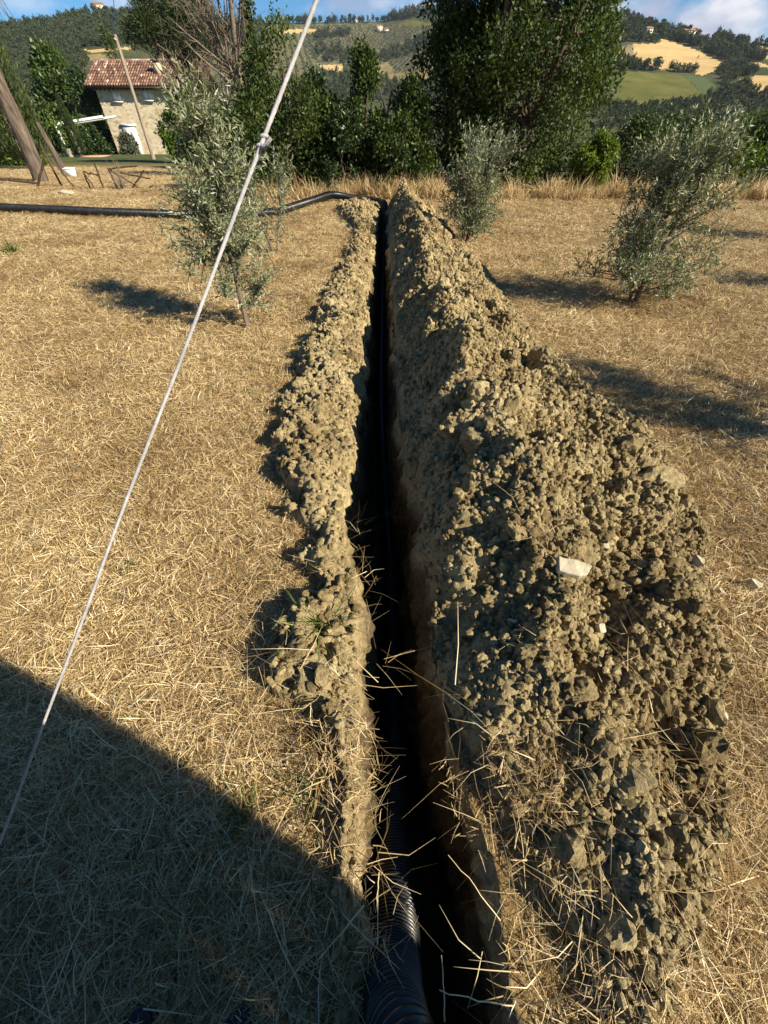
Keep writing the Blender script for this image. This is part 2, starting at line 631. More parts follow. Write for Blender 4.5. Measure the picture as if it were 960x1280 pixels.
def edge_r(y):
    return np.interp(y, RE[:, 0], RE[:, 1]) + .022 * vnoise(y * 4, 0 * y, 41) + .012 * vnoise(y * 13, 0 * y, 42) + .006 * vnoise(y * 40, 0 * y, 43)


def trench_cut(x, y):
    inside = np.minimum(x - edge_l(y), edge_r(y) - x)
    dep = 0.86 * (1 - sstep(10.3, 11.4, y)) * (0.55 + 0.45 * sstep(-.9, .1, y))
    wall = sstep(0, 0.05, inside + .008 * vnoise(x * 30, y * 30, 51))
    return -dep * wall, inside


def ground_z(x, y):
    z = terrain(x, y) + .012 * fbm(x * 1.3, y * 1.3, 4, 61) * (np.hypot(x, y) < 60)
    cut, inside = trench_cut(x, y)
    return z + cut * (y < 11.6) * (y > -2.5), inside


HT = np.array([(-.9, 0), (-.55, .01), (-.3, .04), (-.05, .09), (.25, .19), (.7, .36), (1.5, .42), (3, .42), (5, .41), (8, .38), (10.3, .42), (11.1, .36), (11.7, 0)])
HX = np.array([(-.9, .7), (-.3, .66), (-.05, .84), (.3, 1.10), (.7, 1.46), (1.3, 1.84), (2.1, 1.95), (3.3, 1.72), (5, 1.5), (8.9, 1.2), (11.0, .9), (11.7, .55)])
HXL = np.array([(-.9, .75), (-.3, .60), (.0, .46), (.25, .33), (.5, .22), (.7, .12), (11.7, .05)])   # left foot of the heap


def heap_z(x, y):
    """height of the big spoil heap above z = 0; negative where there is none"""
    H = np.interp(y, HT[:, 0], HT[:, 1])
    toe = np.interp(y, HX[:, 0], HX[:, 1]) + .10 * fbm(y * 1.7, 0 * y, 3, 71)
    foot = np.maximum(np.interp(y, HXL[:, 0], HXL[:, 1]), edge_r(y) - .004)
    crest = foot + (.42 - .06 * sstep(6, 11, y)) * (1 + .15 * vnoise(y * 1.1, 0 * y, 72))
    crest = np.minimum(crest, foot + (toe - foot) * .5)
    a = (x - foot) / np.maximum(crest - foot, .05)
    b = (x - crest) / np.maximum(toe - crest, .05)
    up = np.clip(a, 0, 1)
    prof = np.where(x < crest, .10 * sstep(0, .08, a) + .90 * up ** 0.85, np.clip(1 - b, 0, 1) ** 1.15 * (1 - .12 * np.sin(np.clip(b, 0, 1) * 3.14)))
    prof = np.where(x < foot, 0, prof)
    big = .115 * fbm(x * 2.6, y * 2.6, 3, 73) + .085 * fbm(x * 5.5, y * 5.5, 2, 74)
    m = sstep(0, .35, prof)
    lum = lumps(x, y, .13, 75) * .55 * (vnoise(x * 2.2, y * 2.2, 81) > .0) + lumps(x + .3, y, .062, 76) * .9 + lumps(x, y + .2, .030, 77) * 1.1 + .007 * fbm(x * 45, y * 45, 2, 78)
    right = sstep(-.35, .25, (x - crest) / .5)
    lum = lum * (.35 + .65 * right)
    z = H * prof + m * big * H / .45 + sstep(0, .12, prof) * lum
    z = z - .03 * (1 - sstep(0, .05, prof))
    z = np.where((x < foot - .004) | (x > toe + .02), -.04, z)
    return z, prof


BH = np.array([(-.1, 0), (.25, .015), (.6, .07), (1.0, .06), (1.3, .09), (1.9, .15), (3.0, .15), (4.5, .13), (6.3, .12), (8.8, .11), (10.3, .15), (11.2, .14), (11.8, 0)])
BX = np.array([(-.1, -.11), (.3, -.14), (.42, -.20), (.52, -.44), (.7, -.52), (.95, -.48), (1.24, -.46), (1.55, -.60), (1.81, -.74), (2.32, -.80), (3.16, -.82), (4.45, -.76), (6.26, -.66), (8.84, -.5), (10.2, -.95), (10.9, -1.1), (11.8, -.6)])


def bank_z(x, y):
    """low rough bank of clods on the left edge of the trench"""
    H = np.interp(y, BH[:, 0], BH[:, 1]) * .66 * (1 + .4 * vnoise(y * 2.3, 0 * y, 91))
    toe = np.interp(y, BX[:, 0], BX[:, 1]) * 1.0 + .16 * np.abs(fbm(y * 3.1, 0 * y, 3, 92)) * (y > .45)
    lip = edge_l(y) + .002
    t = (lip - x) / np.maximum(lip - toe, .05)
    prof = np.clip(np.sin(np.clip(t, 0, 1) ** .75 * math.pi), 0, 1) ** .6
    m = sstep(0, .35, prof)
    rough = sstep(.25, .6, t)
    lum = lumps(x, y, .12, 95) * .7 * rough + lumps(x + .4, y, .06, 96) * (.4 + .6 * rough) + lumps(x, y + .6, .028, 97) * 1.0 + .006 * fbm(x * 45, y * 45, 2, 98)
    z = H * prof + m * (.03 * fbm(x * 6, y * 6, 3, 93) + lum)
    z = z - .035 * (1 - sstep(0, .06, prof)) * (t > .5) + .008
    return np.where((t < 0) | (t > 1), -.05, z), prof


def grid_mesh(name, X, Y, Z, attrs=None, keep=None, smooth=True):
    ny, nx = X.shape
    V = np.stack([X, Y, Z], -1).reshape(-1, 3)
    i = np.arange(ny - 1)[:, None] * nx + np.arange(nx - 1)[None]
    F = np.stack([i, i + 1, i + nx + 1, i + nx], -1).reshape(-1, 4)
    if keep is not None:
        kf = keep.ravel()[F].any(1)
        F = F[kf]
        used = np.unique(F)
        remap = np.full(len(V), -1); remap[used] = np.arange(len(used))
        V, F = V[used], remap[F]
        attrs = {k: (d, v.ravel()[used]) for k, (d, v) in (attrs or {}).items()}
    else:
        attrs = {k: (d, v.ravel()) for k, (d, v) in (attrs or {}).items()}
    return mesh_np(name, V, F, attrs, smooth)


def grow_axis(a, fine, step, grow, end):
    """coordinates from a to fine at step, then growing to end"""
    v = list(np.arange(a, fine, step))
    s = step
    while v[-1] < end:
        s *= grow
        v.append(v[-1] + s)
    return v


def build_ground():
    xs = grow_axis(0, .62, .007, 1.055, 125)
    xs = np.array(sorted([-v for v in xs[1:]] + xs))
    ys = grow_axis(-1.0, 2.5, .016, 1.018, 112)
    yb = [-1.0 - v for v in grow_axis(.03, .1, .03, 1.25, 120)]
    ys = np.array(sorted(yb + ys))
    X, Y = np.meshgrid(xs, ys)
    Z, inside = ground_z(X, Y)
    r = np.hypot(X, Y)
    Z = Z - 1.5 * sstep(92, 104, r)
    soil = sstep(np.where(Y < .5, -.012, -.05), .0, inside) * (Y < 11.8)
    soil = np.maximum(soil, (bank_z(X, Y)[0] > -.02) * (Y < 11.8) * (Y > 0) * 1.0)
    soil = np.maximum(soil, (heap_z(X, Y)[0] > -.02) * (Y < 11.8) * (Y > -.2) * 1.0)
    g = obj('ground', grid_mesh('ground', X, Y, Z, {'soil': ('POINT', soil), 'trench_shade': ('POINT', sstep(.012, .04, inside) * (Y < 11.3) * (Y > -2.5))}), M['ground'])
    g['kind'] = 'structure'


build_ground()


def trench_wall(side, seed):
    """one cut face of the trench: clay torn by the bucket, its shade painted dark into the clay below the rim"""
    ys = [-1.0]
    while ys[-1] < 11.2:
        ys.append(ys[-1] + max(.009, .006 * (ys[-1] + .6)))
    ys = np.array(ys)
    T, Y = np.meshgrid(np.linspace(0, 1, 64), ys)
    dep = .90 * (1 - sstep(10.3, 11.4, Y)) * (0.55 + 0.45 * sstep(-.9, .1, Y)) + .02
    D = T * dep
    out = edge_l(Y) if side < 0 else edge_r(Y)
    q = .030 * fbm(Y * 5, D * 5, 4, seed) + lumps(Y, D + .3, .06, seed + 3) * .7 + lumps(Y + .7, D, .028, seed + 5) * .8
    q = q + .010 * np.abs(np.sin(Y * 40 + 3 * vnoise(Y * 2, D * 3, seed + 7))) * sstep(.05, .15, D)
    off = q * sstep(0, .06, D) + .05 * T - .004
    X = out - side * off
    Z = (.006 if side < 0 else .030) * sstep(-.2, .2, Y) - D - .01 * (T > .98)
    trench_shade = sstep(.0, .11, D + .07 * fbm(Y * 2.2, D * 3, 3, seed + 9))  # mask of the painted trench shade, ragged along its upper edge
    o = obj('trench_wall', grid_mesh('trench_wall', X, Y, Z, {'trench_shade': ('POINT', trench_shade)}), M['cut_clay'])
    o['kind'] = 'structure'


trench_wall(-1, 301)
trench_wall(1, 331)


def heap_axes(y0, y1, x0, x1, dx):
    ys = [y0]
    while ys[-1] < y1:
        ys.append(ys[-1] + max(.0075, .0055 * (ys[-1] + .4)))
    return np.meshgrid(np.arange(x0, x1, dx), np.array(ys))


X, Y = heap_axes(-.95, 11.75, .08, 2.3, .007)
Z, prof = heap_z(X, Y)
heap = obj('soil_heap', grid_mesh('soil_heap', X, Y, Z, None, Z > -.025), M['soil'])
tag(heap, 'long high heap of dug clay clods along the right side of the trench', 'soil heap')
X, Y = heap_axes(-.1, 11.8, -1.5, -.02, .007)
Z, prof = bank_z(X, Y)
bank = obj('soil_bank', grid_mesh('soil_bank', X, Y, Z, None, Z > -.035), M['soil'])
tag(bank, 'low narrow bank of crumbly clods on the left edge of the trench', 'soil bank')


def surf(x, y):
    """top of whatever lies at x, y"""
    x, y = np.asarray(x, float), np.asarray(y, float)
    z = ground_z(x, y)[0]
    h = heap_z(x, y)[0]
    b = bank_z(x, y)[0]
    z = np.where((y > -.9) & (y < 11.7), np.maximum(z, h), z)
    return np.where((y > -.1) & (y < 11.8), np.maximum(z, b), z)


# ------------------------------------------------------------------ scattering
def gn_scatter(name, protos, P, rot, scl, idx, kind='stuff'):
    """one object that stands instances of the prototype meshes on points"""
    pc = bpy.data.collections.new(name + '_kit')
    for k, (me, mat) in enumerate(protos):
        o = bpy.data.objects.new('%s_piece_%02d' % (name, k), me)
        if len(me.materials) == 0:
            me.materials.append(mat)
        pc.objects.link(o)
    me = bpy.data.meshes.new(name)
    P = np.ascontiguousarray(P, np.float32)
    me.vertices.add(len(P)); me.vertices.foreach_set('co', P.ravel())
    a = me.attributes.new('turn', 'FLOAT_VECTOR', 'POINT'); a.data.foreach_set('vector', np.ascontiguousarray(rot, np.float32).ravel())
    scl = np.asarray(scl, np.float32)
    if scl.ndim == 1:
        scl = np.repeat(scl[:, None], 3, 1)
    a = me.attributes.new('size', 'FLOAT_VECTOR', 'POINT'); a.data.foreach_set('vector', np.ascontiguousarray(scl).ravel())
    a = me.attributes.new('pick', 'INT', 'POINT'); a.data.foreach_set('value', np.ascontiguousarray(idx, np.int32))
    o = bpy.data.objects.new(name, me)
    COL.objects.link(o)
    o['kind'] = kind
    ng = bpy.data.node_groups.new(name + '_nodes', 'GeometryNodeTree')
    ng.interface.new_socket('Geometry', in_out='INPUT', socket_type='NodeSocketGeometry')
    ng.interface.new_socket('Geometry', in_out='OUTPUT', socket_type='NodeSocketGeometry')
    n, l = ng.nodes, ng.links
    gi, go = n.new('NodeGroupInput'), n.new('NodeGroupOutput')
    ip = n.new('GeometryNodeInstanceOnPoints')
    ci = n.new('GeometryNodeCollectionInfo')
    ci.inputs['Collection'].default_value = pc
    ci.inputs['Separate Children'].default_value = True
    ci.inputs['Reset Children'].default_value = True

    def named(nm, ty):
        q = n.new('GeometryNodeInputNamedAttribute'); q.data_type = ty
        q.inputs['Name'].default_value = nm
        return q.outputs['Attribute']
    e2r = n.new('FunctionNodeEulerToRotation')
    l.new(named('turn', 'FLOAT_VECTOR'), e2r.inputs[0])
    l.new(gi.outputs[0], ip.inputs['Points'])
    l.new(ci.outputs[0], ip.inputs['Instance'])
    ip.inputs['Pick Instance'].default_value = True
    l.new(named('pick', 'INT'), ip.inputs['Instance Index'])
    l.new(e2r.outputs[0], ip.inputs['Rotation'])
    l.new(named('size', 'FLOAT_VECTOR'), ip.inputs['Scale'])
    l.new(ip.outputs[0], go.inputs[0])
    md = o.modifiers.new('scatter', 'NODES'); md.node_group = ng
    return o


def blades(nb, radius, lmin, lmax, tilt, wid, r, tone=(0.0, 1.0), curve=0.5, upright=0.0):
    """a patch of thin grass blades, each a bent ribbon"""
    a = r.random(nb) * 2 * math.pi
    rad = radius * np.sqrt(r.random(nb))
    P = np.stack([rad * np.cos(a), rad * np.sin(a), r.random(nb) * .012], -1)
    L = lmin + (lmax - lmin) * r.random(nb) ** 1.7
    az = r.random(nb) * 2 * math.pi
    ti = np.radians(tilt[0] + (tilt[1] - tilt[0]) * r.random(nb))
    up = r.random(nb) < upright
    ti = np.where(up, np.radians(5 + 30 * r.random(nb)), ti)
    L = np.where(up, L * .7, L)
    D = np.stack([np.sin(ti) * np.cos(az), np.sin(ti) * np.sin(az), np.cos(ti)], -1)
    side = unit(np.cross(D, np.array([0, 0, 1.0]) + .5 * r.normal(size=(nb, 3))))
    W = wid * (0.5 + r.random(nb))
    bend = r.normal(size=(nb, 3)) * curve * .3
    bend[:, 2] = -np.abs(bend[:, 2]) - .05
    V = []
    for t, w in ((0, 1.0), (.5, .85), (1.0, .25)):
        c = P + D * (L * t)[:, None] + bend * (L * t * t)[:, None]
        c[:, 2] = np.maximum(c[:, 2], .002)
        V += [c - side * (W * w * .5)[:, None], c + side * (W * w * .5)[:, None]]
    V = np.stack(V, 1).reshape(-1, 3)
    i = np.arange(nb)[:, None] * 6
    F = np.vstack([i + np.array([[0, 1, 3, 2]]), i + np.array([[2, 3, 5, 4]])])
    t = tone[0] + (tone[1] - tone[0]) * np.clip(r.normal(.52, .30, nb), 0, 1)
    return mesh_np('grass_patch', V, F, {'tone': ('POINT', np.repeat(t, 6))})


def clod_mesh(seed, sub=2, rough=0.35):
    bm = bmesh.new()
    bmesh.ops.create_icosphere(bm, subdivisions=sub, radius=0.5)
    r = np.random.default_rng(seed)
    co = np.array([v.co for v in bm.verts])
    dirs = unit(r.normal(size=(7, 3)))
    offs = .36 + .14 * r.random(7)
    d = co @ dirs.T
    k = np.minimum(1, (offs / np.maximum(d, 1e-3)).min(1))
    co = co * k[:, None] * (np.array([1.15, .95, .8]) + .15 * r.normal(size=3))
    n1 = fbm(co[:, 0] * 5 + seed, co[:, 1] * 5 + co[:, 2] * 3.1, 3, seed)
    n2 = fbm(co[:, 2] * 5 - seed, co[:, 0] * 3 - co[:, 1] * 5, 3, seed + 9)
    n3 = fbm(co[:, 0] * 13 + 3 * co[:, 2], co[:, 1] * 13 - seed + 5 * co[:, 2], 2, seed + 4)
    co = co * (1 + rough * .5 * (n1 + n2) * .6 + rough * .16 * n3 * (sub > 2))[:, None]
    for v, c in zip(bm.verts, co):
        v.co = c
    me = bpy.data.meshes.new('clod')
    bm.to_mesh(me); bm.free()
    me.materials.append(M['clod'])
    return me


def build_clods():
    r = np.random.default_rng(11)
    big = [clod_mesh(s, 3, .5) for s in range(8)]
    small = [(clod_mesh(s + 40, 2, .62), M['clod']) for s in range(6)]
    # the largest clods are parts of the heap and of the bank
    for parent, n, fn, x0, x1 in ((heap, 215, heap_z, .2, 2.1), (bank, 85, bank_z, -1.1, -.15)):
        k = 0
        while k < n:
            y = -.3 + 11.5 * r.random() ** 2.0
            x = x0 + (x1 - x0) * r.random()
            z, pr = fn(np.array([x]), np.array([y]))
            if z[0] < .0 or pr[0] < .05:
                continue
            if parent is heap and x < np.interp(y, RE[:, 0], RE[:, 1]) + .28 and r.random() < .75:
                continue
            s = .04 + .08 * r.random() ** 2.2 + .004 * max(y, 0)
            o = bpy.data.objects.new('clod', big[int(r.integers(8))])
            COL.objects.link(o)
            o.parent = parent
            o.location = (x, y, z[0] + s * .12)
            o.rotation_euler = tuple(r.random(3) * 6.28)
            o.scale = (s, s * (.8 + .4 * r.random()), s * (.75 + .3 * r.random()))
            k += 1
    # crumbs too many to count
    for name, parent, n, fn, x0, x1 in (('soil_crumbs', heap, 120000, heap_z, .15, 2.15), ('soil_crumbs', bank, 24000, bank_z, -1.3, -.08)):
        y = -.55 + 12.2 * r.random(n) ** 2.1
        x = x0 + (x1 - x0) * r.random(n)
        z, pr = fn(x, y)
        ok = (z > -.012) & ((pr > .03) | (r.random(n) < .5))
        if parent is heap:
            ok &= (x > np.interp(y, RE[:, 0], RE[:, 1]) + .22) | (r.random(n) < .45)
        x, y, z = x[ok], y[ok], np.maximum(z[ok], .0)
        s = .006 + .036 * r.random(len(x)) ** 3.6 + .0028 * np.maximum(y, 0)
        o = gn_scatter(name, small, np.stack([x, y, z + s * .15], -1), r.random((len(x), 3)) * 6.28, s, r.integers(0, 6, len(x)))
        o.parent = parent


build_clods()


def inside_of(x, y):
    return np.minimum(x - edge_l(y), edge_r(y) - x)


def build_grass():
    r = np.random.default_rng(21)
    short = [(blades(125, .12, .03, .09, (50, 88), .0023, r, upright=.22), M['straw']) for _ in range(7)]
    longp = [(blades(30, .12, .07, .22, (40, 86), .0017, r, tone=(.15, 1.0), curve=.7), M['straw']) for _ in range(6)]
    P, S = [], []
    y = -.75
    while y < 27:
        s = .080 + .0125 * max(y, 0)
        half = .80 * max(y, 0) + 2.6
        x = np.arange(-half, half, s)
        x = x + r.uniform(-.5, .5, len(x)) * s
        yy = y + r.uniform(-.5, .5, len(x)) * s
        P.append(np.stack([x, yy], -1)); S.append(np.full(len(x), s / .080))
        y += s
    P, S = np.vstack(P), np.concatenate(S)
    x, y = P[:, 0], P[:, 1]
    inside = np.minimum(x - edge_l(y), edge_r(y) - x)
    hz, hp = heap_z(x, y)
    bz, bp = bank_z(x, y)
    ok = ((inside < np.where(y < .55, -.022, -.075)) | (y > 11.6))
    ok &= ~((hz > .01) & (y > -.1) & (y < 11.7) & ((y > .4) | (r.random(len(x)) < .72))) & ~((bz > .012) & (y > .48) & (y < 11.8))
    ok &= ~((y > 13.6) & (x > -.25 * y))
    ok &= (fbm(x * 1.1, y * 1.1, 3, 25) + .5 * vnoise(x * 4.5, y * 4.5, 26) < 1.02) | (r.random(len(x)) < .35)
    x, y, S = x[ok], y[ok], S[ok]
    z = surf(x, y) - .002
    n = len(x)
    rot = np.stack([r.normal(0, .06, n), r.normal(0, .06, n), r.random(n) * 6.28], -1)
    sc = np.minimum(S, 2.5) * (.85 + .3 * r.random(n))
    gn_scatter('dry_grass', short, np.stack([x, y, z], -1), rot, np.stack([sc, sc, np.minimum(sc, 1.2)], -1), r.integers(0, 7, n))
    # longer straw near the camera and along the trench
    n = 3400
    x = r.uniform(-2.3, 2.6, n); y = -.75 + 3.2 * r.random(n) ** 1.7
    near = (r.random(n) < np.where(y < .7, np.where(x > 0, .8, .5), .07))
    inside = np.minimum(x - edge_l(y), edge_r(y) - x)
    hz = heap_z(x, y)[0]
    ok = near & (inside < np.where(x > 0, -.07, -.14)) & ~((hz > .05) & (r.random(n) < np.where(y < .35, .62, .93))) & ~((bank_z(x, y)[0] > .03) & (r.random(n) < .8))
    x, y = x[ok], y[ok]
    # a fringe hanging over the trench lips
    ye = r.uniform(-.6, 1.6, 9)
    xe = np.where(r.random(9) < .8, edge_l(ye) - .01, edge_r(ye) + .015)
    keep = (xe < 0) | (ye < .6)
    x, y = np.concatenate([x, xe[keep]]), np.concatenate([y, ye[keep]])
    n = len(x)
    gn_scatter('long_straw', longp, np.stack([x, y, surf(x, y)], -1), np.stack([r.normal(0, .1, n), r.normal(0, .1, n), r.random(n) * 6.28], -1),
               .7 + .6 * r.random(n), r.integers(0, 6, n))
    # small green shoots coming up through the straw
    shoots = [(blades(9, .03, .02, .07, (5, 60), .003, r), M['green']) for _ in range(4)]
    n = 900
    x = r.uniform(-4, 4, n); y = r.uniform(-.5, 8, n)
    ok = (np.abs(x) < .8 * y + 2) & (fbm(x * .9 + 7, y * .9, 3, 27) > .35) & (inside_of(x, y) < -.08) & (heap_z(x, y)[0] < 0) & (bank_z(x, y)[0] < 0)
    x, y = x[ok], y[ok]; n = len(x)
    gn_scatter('green_shoots', shoots, np.stack([x, y, surf(x, y)], -1), np.stack([0 * x, 0 * x, r.random(n) * 6.28], -1), .7 + .8 * r.random(n) + .05 * y, r.integers(0, 4, n))
    # golden uncut grass under the hedge
    tall = [(blades(90, .25, .25, .75, (5, 45), .012, r, tone=(.25, .95), curve=.8), M['straw']) for _ in range(4)]
    x = np.concatenate([r.uniform(-3.2, 1.6, 90), r.uniform(2.5, 11, 90), r.uniform(-.6, .9, 40)])
    y = 12.7 + .5 * r.random(len(x)) - .02 * np.abs(x)
    n = len(x)
    gn_scatter('tall_dry_grass', tall, np.stack([x, y, surf(x, y)], -1), np.stack([r.normal(0, .1, n), r.normal(0, .1, n), r.random(n) * 6.28], -1),
               .5 + .5 * r.random(n), r.integers(0, 4, n))


build_grass()


# ------------------------------------------------------------------ pipe
def spline(P, n):
    P = np.asarray(P, float)
    Q = np.vstack([2 * P[0] - P[1], P, 2 * P[-1] - P[-2]])
    out = []
    m = len(P) - 1
    for k in range(m):
        t = np.linspace(0, 1, 24, endpoint=False)[:, None]
        a, b, c, d = Q[k:k + 4]
        out.append(.5 * (2 * b + (c - a) * t + (2 * a - 5 * b + 4 * c - d) * t ** 2 + (3 * b - a - 3 * c + d) * t ** 3))
    out = np.vstack(out + [P[-1:]])
    s = np.concatenate([[0], np.cumsum(np.linalg.norm(np.diff(out, axis=0), axis=1))])
    u = np.linspace(0, s[-1], n)
    return np.stack([np.interp(u, s, out[:, k]) for k in range(3)], -1), s[-1]


def build_pipe():
    zt = -.77
    # unseen coil on edge behind the view, added to cast the near shadow
    pts = []
    for k in range(9 * 12, -1, -1):
        a = math.radians(-90 + 30 * k)
        b = .157 * k / 12
        pts.append((.95 + 1.30 * math.cos(a) * .97 - .12 * b, -1.10 - 1.30 * math.cos(a) * .12 - .97 * b + .20 * math.sin(a), 1.40 + 1.30 * math.sin(a)))
    pts += [(.58, -1.12, .11), (.24, -.60, .22), (.07, -.32, .15), (.03, -.245, .04), (.03, -.15, -.135), (.04, .10, -.38), (.05, .28, -.52), (.055, .6, -.68), (.06, 1.2, zt + .01), (.05, 1.8, zt), (.02, 2.5, zt),
           (-.03, 4, zt), (-.03, 6, zt), (-.03, 8, zt), (-.02, 9.8, zt + .02), (-.01, 10.7, zt + .30), (.0, 11.25, .02)]
    for px, py in ((478, 254), (463, 250.5), (440, 248), (415, 246.5), (392, 250), (370, 257), (345, 264), (300, 268), (235, 268), (150, 265.5), (70, 262), (0, 259), (-120, 255), (-300, 254)):
        g = G(px, py, .09)
        pts.append((g[0], g[1], .085 + (.05 if 400 < px < 440 else 0)))
    C, length = spline(pts, 12000)
    near = np.where((C[:, 1] > -.7) & (C[:, 2] < .35) & (C[:, 1] < 3.2) & (np.abs(C[:, 0]) < .6))[0]
    i0, i1 = near[0], near[-1]
    mb = MB()
    wave = np.array([.0685, .0690, .0785, .0810, .0808, .0780])
    for part, pitch, sides in ((C[:i0 + 1], .05, 14), (C[i0:i1 + 1], .0125, 30), (C[i1:], .03, 16)):
        s_ = np.concatenate([[0], np.cumsum(np.linalg.norm(np.diff(part, axis=0), axis=1))])
        n = int(s_[-1] / pitch) * 6
        u = np.linspace(0, s_[-1], n)
        Q = np.stack([np.interp(u, s_, part[:, k]) for k in range(3)], -1)
        mb.tube(Q, wave[np.arange(n) % 6], sides, cap=False)
    o = mb.build('corrugated_pipe', M['pipe'], None, True)
    tag(o, 'black corrugated plastic pipe lying in the trench and curving left over the field', 'pipe')


build_pipe()

# ------------------------------------------------------------------ rope
def build_rope():
    a, b = depth_pt(0, 1050, .44), depth_pt(394, 0, .26)
    d = b - a
    k = a + (a - b) * ((a[2] + .02) / d[2])
    top = b + d * 5.0
    knot_t = None
    root = empty('white_rope', (k[0], k[1], 0), 0, 'thin white cord stretched at an angle across the view over the field', 'rope')
    base = np.array([k[0], k[1], 0.0])
    # close to the camera the strands are modelled
    L = np.linalg.norm(top - k)
    n = 2400
    t = np.linspace(0, 1, n)
    P = k + (top - k) * t[:, None] - base
    u = unit(d)
    A = unit(np.cross(u, [0, 0, 1.0])); B = np.cross(u, A)
    sides = 15
    th = np.linspace(0, 2 * math.pi, sides, endpoint=False)
    # wobble of a hand-strung line
    s = t * L
    P = P + (A * (.0012 * np.sin(s * 9 + 1) + .0008 * np.sin(s * 23))[:, None])
    rr = .0014 * (1 + .10 * np.cos(3 * (th[None] - s[:, None] * 300)) + .06 * vnoise(s * 60, 0 * s, 5)[:, None])
    V = P[:, None] + rr[..., None] * (np.cos(th)[None, :, None] * A + np.sin(th)[None, :, None] * B)
    i = np.arange(n - 1)[:, None] * sides; j = np.arange(sides)[None]; q = (j + 1) % sides
    F = np.stack([i + j, i + q, i + sides + q, i + sides + j], -1).reshape(-1, 4)
    obj('cord', mesh_np('cord', V.reshape(-1, 3), F, None, True), M['rope'], root)
    # knot at the pixel (337, 187)
    aim = ray(337, 187); aim = aim / np.linalg.norm(aim)
    C0 = np.array([0, 0, CAMH])
    w = a - C0
    bq, dq, eq = u @ aim, u @ w, aim @ w
    kt = a + u * ((bq * eq - dq) / (1 - bq * bq))
    kp = kt - base
    mb = MB()
    tt = np.linspace(0, 5 * math.pi, 60)
    Q = kp + u[None] * np.linspace(-.008, .008, 60)[:, None] + .0016 * (np.cos(tt)[:, None] * A + np.sin(tt)[:, None] * B)
    mb.tube(Q, .0013, 8)
    mb.tube([kp, kp + A * .006 - u * .004, kp + A * .009 + u * .004], .0016, 6)
    mb.build('knot', M['rope'], root, True)


build_rope()

# ------------------------------------------------------------------ trees
def branch(p, d, L, r0, r, n=6, wob=.12, lift=.0):
    """a wandering polyline"""
    pts = [np.asarray(p, float)]
    d = unit(np.asarray(d, float))
    for k in range(n):
        d = unit(d + r.normal(size=3) * wob + np.array([0, 0, lift]))
        pts.append(pts[-1] + d * L / n)
    P = np.array(pts)
    return P, np.linspace(r0, r0 * .45, n + 1)


def olive(loc, h, width, seed, label, name='olive_tree', stems=2, clear=.30, lean=(0, 0), nshoot=230, dens=1.0, leafL=.055, low=0):
    r = np.random.default_rng(seed)
    root = empty(name, (loc[0], loc[1], float(surf(loc[0], loc[1])) - .02), 0, label, 'olive tree', 'young olive trees in the field')
    tr, cr = MB(), MB()
    tips = []
    for s in range(stems):
        a = 6.28 * s / stems + r.random()
        k0 = .16 if stems > 1 else .03
        d = np.array([k0 * math.cos(a) + lean[0], k0 * math.sin(a) + lean[1], 1.0])
        P, rad = branch((.03 * math.cos(a), .03 * math.sin(a), 0), d, h * .78, .026 * h / 1.8, r, 9, .07, .05)
        tr.tube(P, rad, 7, jitter=.06, seed=seed)
        for k in range(int(15 * dens)):
            f = clear + (1 - clear) * r.random()
            i = min(int(f * 9), 8)
            q = P[i] + (P[i + 1] - P[i]) * (f * 9 - i)
            a = r.random() * 6.28
            up = .35 + .5 * f
            bd = np.array([math.cos(a), math.sin(a), up + .2 * r.normal()])
            BL = width * (.55 + .5 * r.random()) * (1.1 - .45 * f)
            B, br = branch(q, bd, BL, .0085 * h / 1.8, r, 6, .14, .10)
            tr.tube(B, br, 5)
            tips.append(B)
        for k in range(low):
            a = r.random() * 6.28
            B, br = branch(P[int(r.integers(1, 3))], (math.cos(a), math.sin(a), .12 + .3 * r.random()), width * (.5 + .45 * r.random()), .006, r, 6, .12, .03)
            tr.tube(B, br, 5)
            tips.append(B)
        tips.append(P[4:])
    LP, LD = [], []
    for k in range(nshoot):
        B = tips[int(r.integers(len(tips)))]
        i = int(r.integers(max(1, len(B) // 3), len(B)))
        base = B[i]
        out = unit(np.array([base[0], base[1], 0.0]) + 1e-6)
        d = out * .55 * r.random() + np.array([0, 0, .75]) + r.normal(size=3) * .45
        SL = (.16 + .26 * r.random()) * (h / 1.8)
        S, sr = branch(base, d, SL, .0026, r, 6, .14, .02 if r.random() < .7 else -.16)
        tr.tube(S, sr, 4, cap=False)
        m = int(SL / .0125 * dens)
        u = r.random(m) * 5.99
        i = u.astype(int)
        q = S[i] + (S[i + 1] - S[i]) * (u - i)[:, None]
        ax = unit(S[i + 1] - S[i])
        LP.append(q); LD.append(ax * .75 + unit(r.normal(size=(m, 3))) * .9)
    LP, LD = np.vstack(LP), np.vstack(LD)
    keep = LP[:, 2] > .04
    LP, LD = LP[keep], LD[keep]
    n = len(LP)
    leaf_cards(cr, LP, LD, leafL * (.65 + .6 * r.random(n)), leafL * .21 * (.8 + .5 * r.random(n)), r)
    tr.build('trunk', M['grey_bark'], root, True)
    cr.build('crown', M['olive_leaf'], root)
    return root


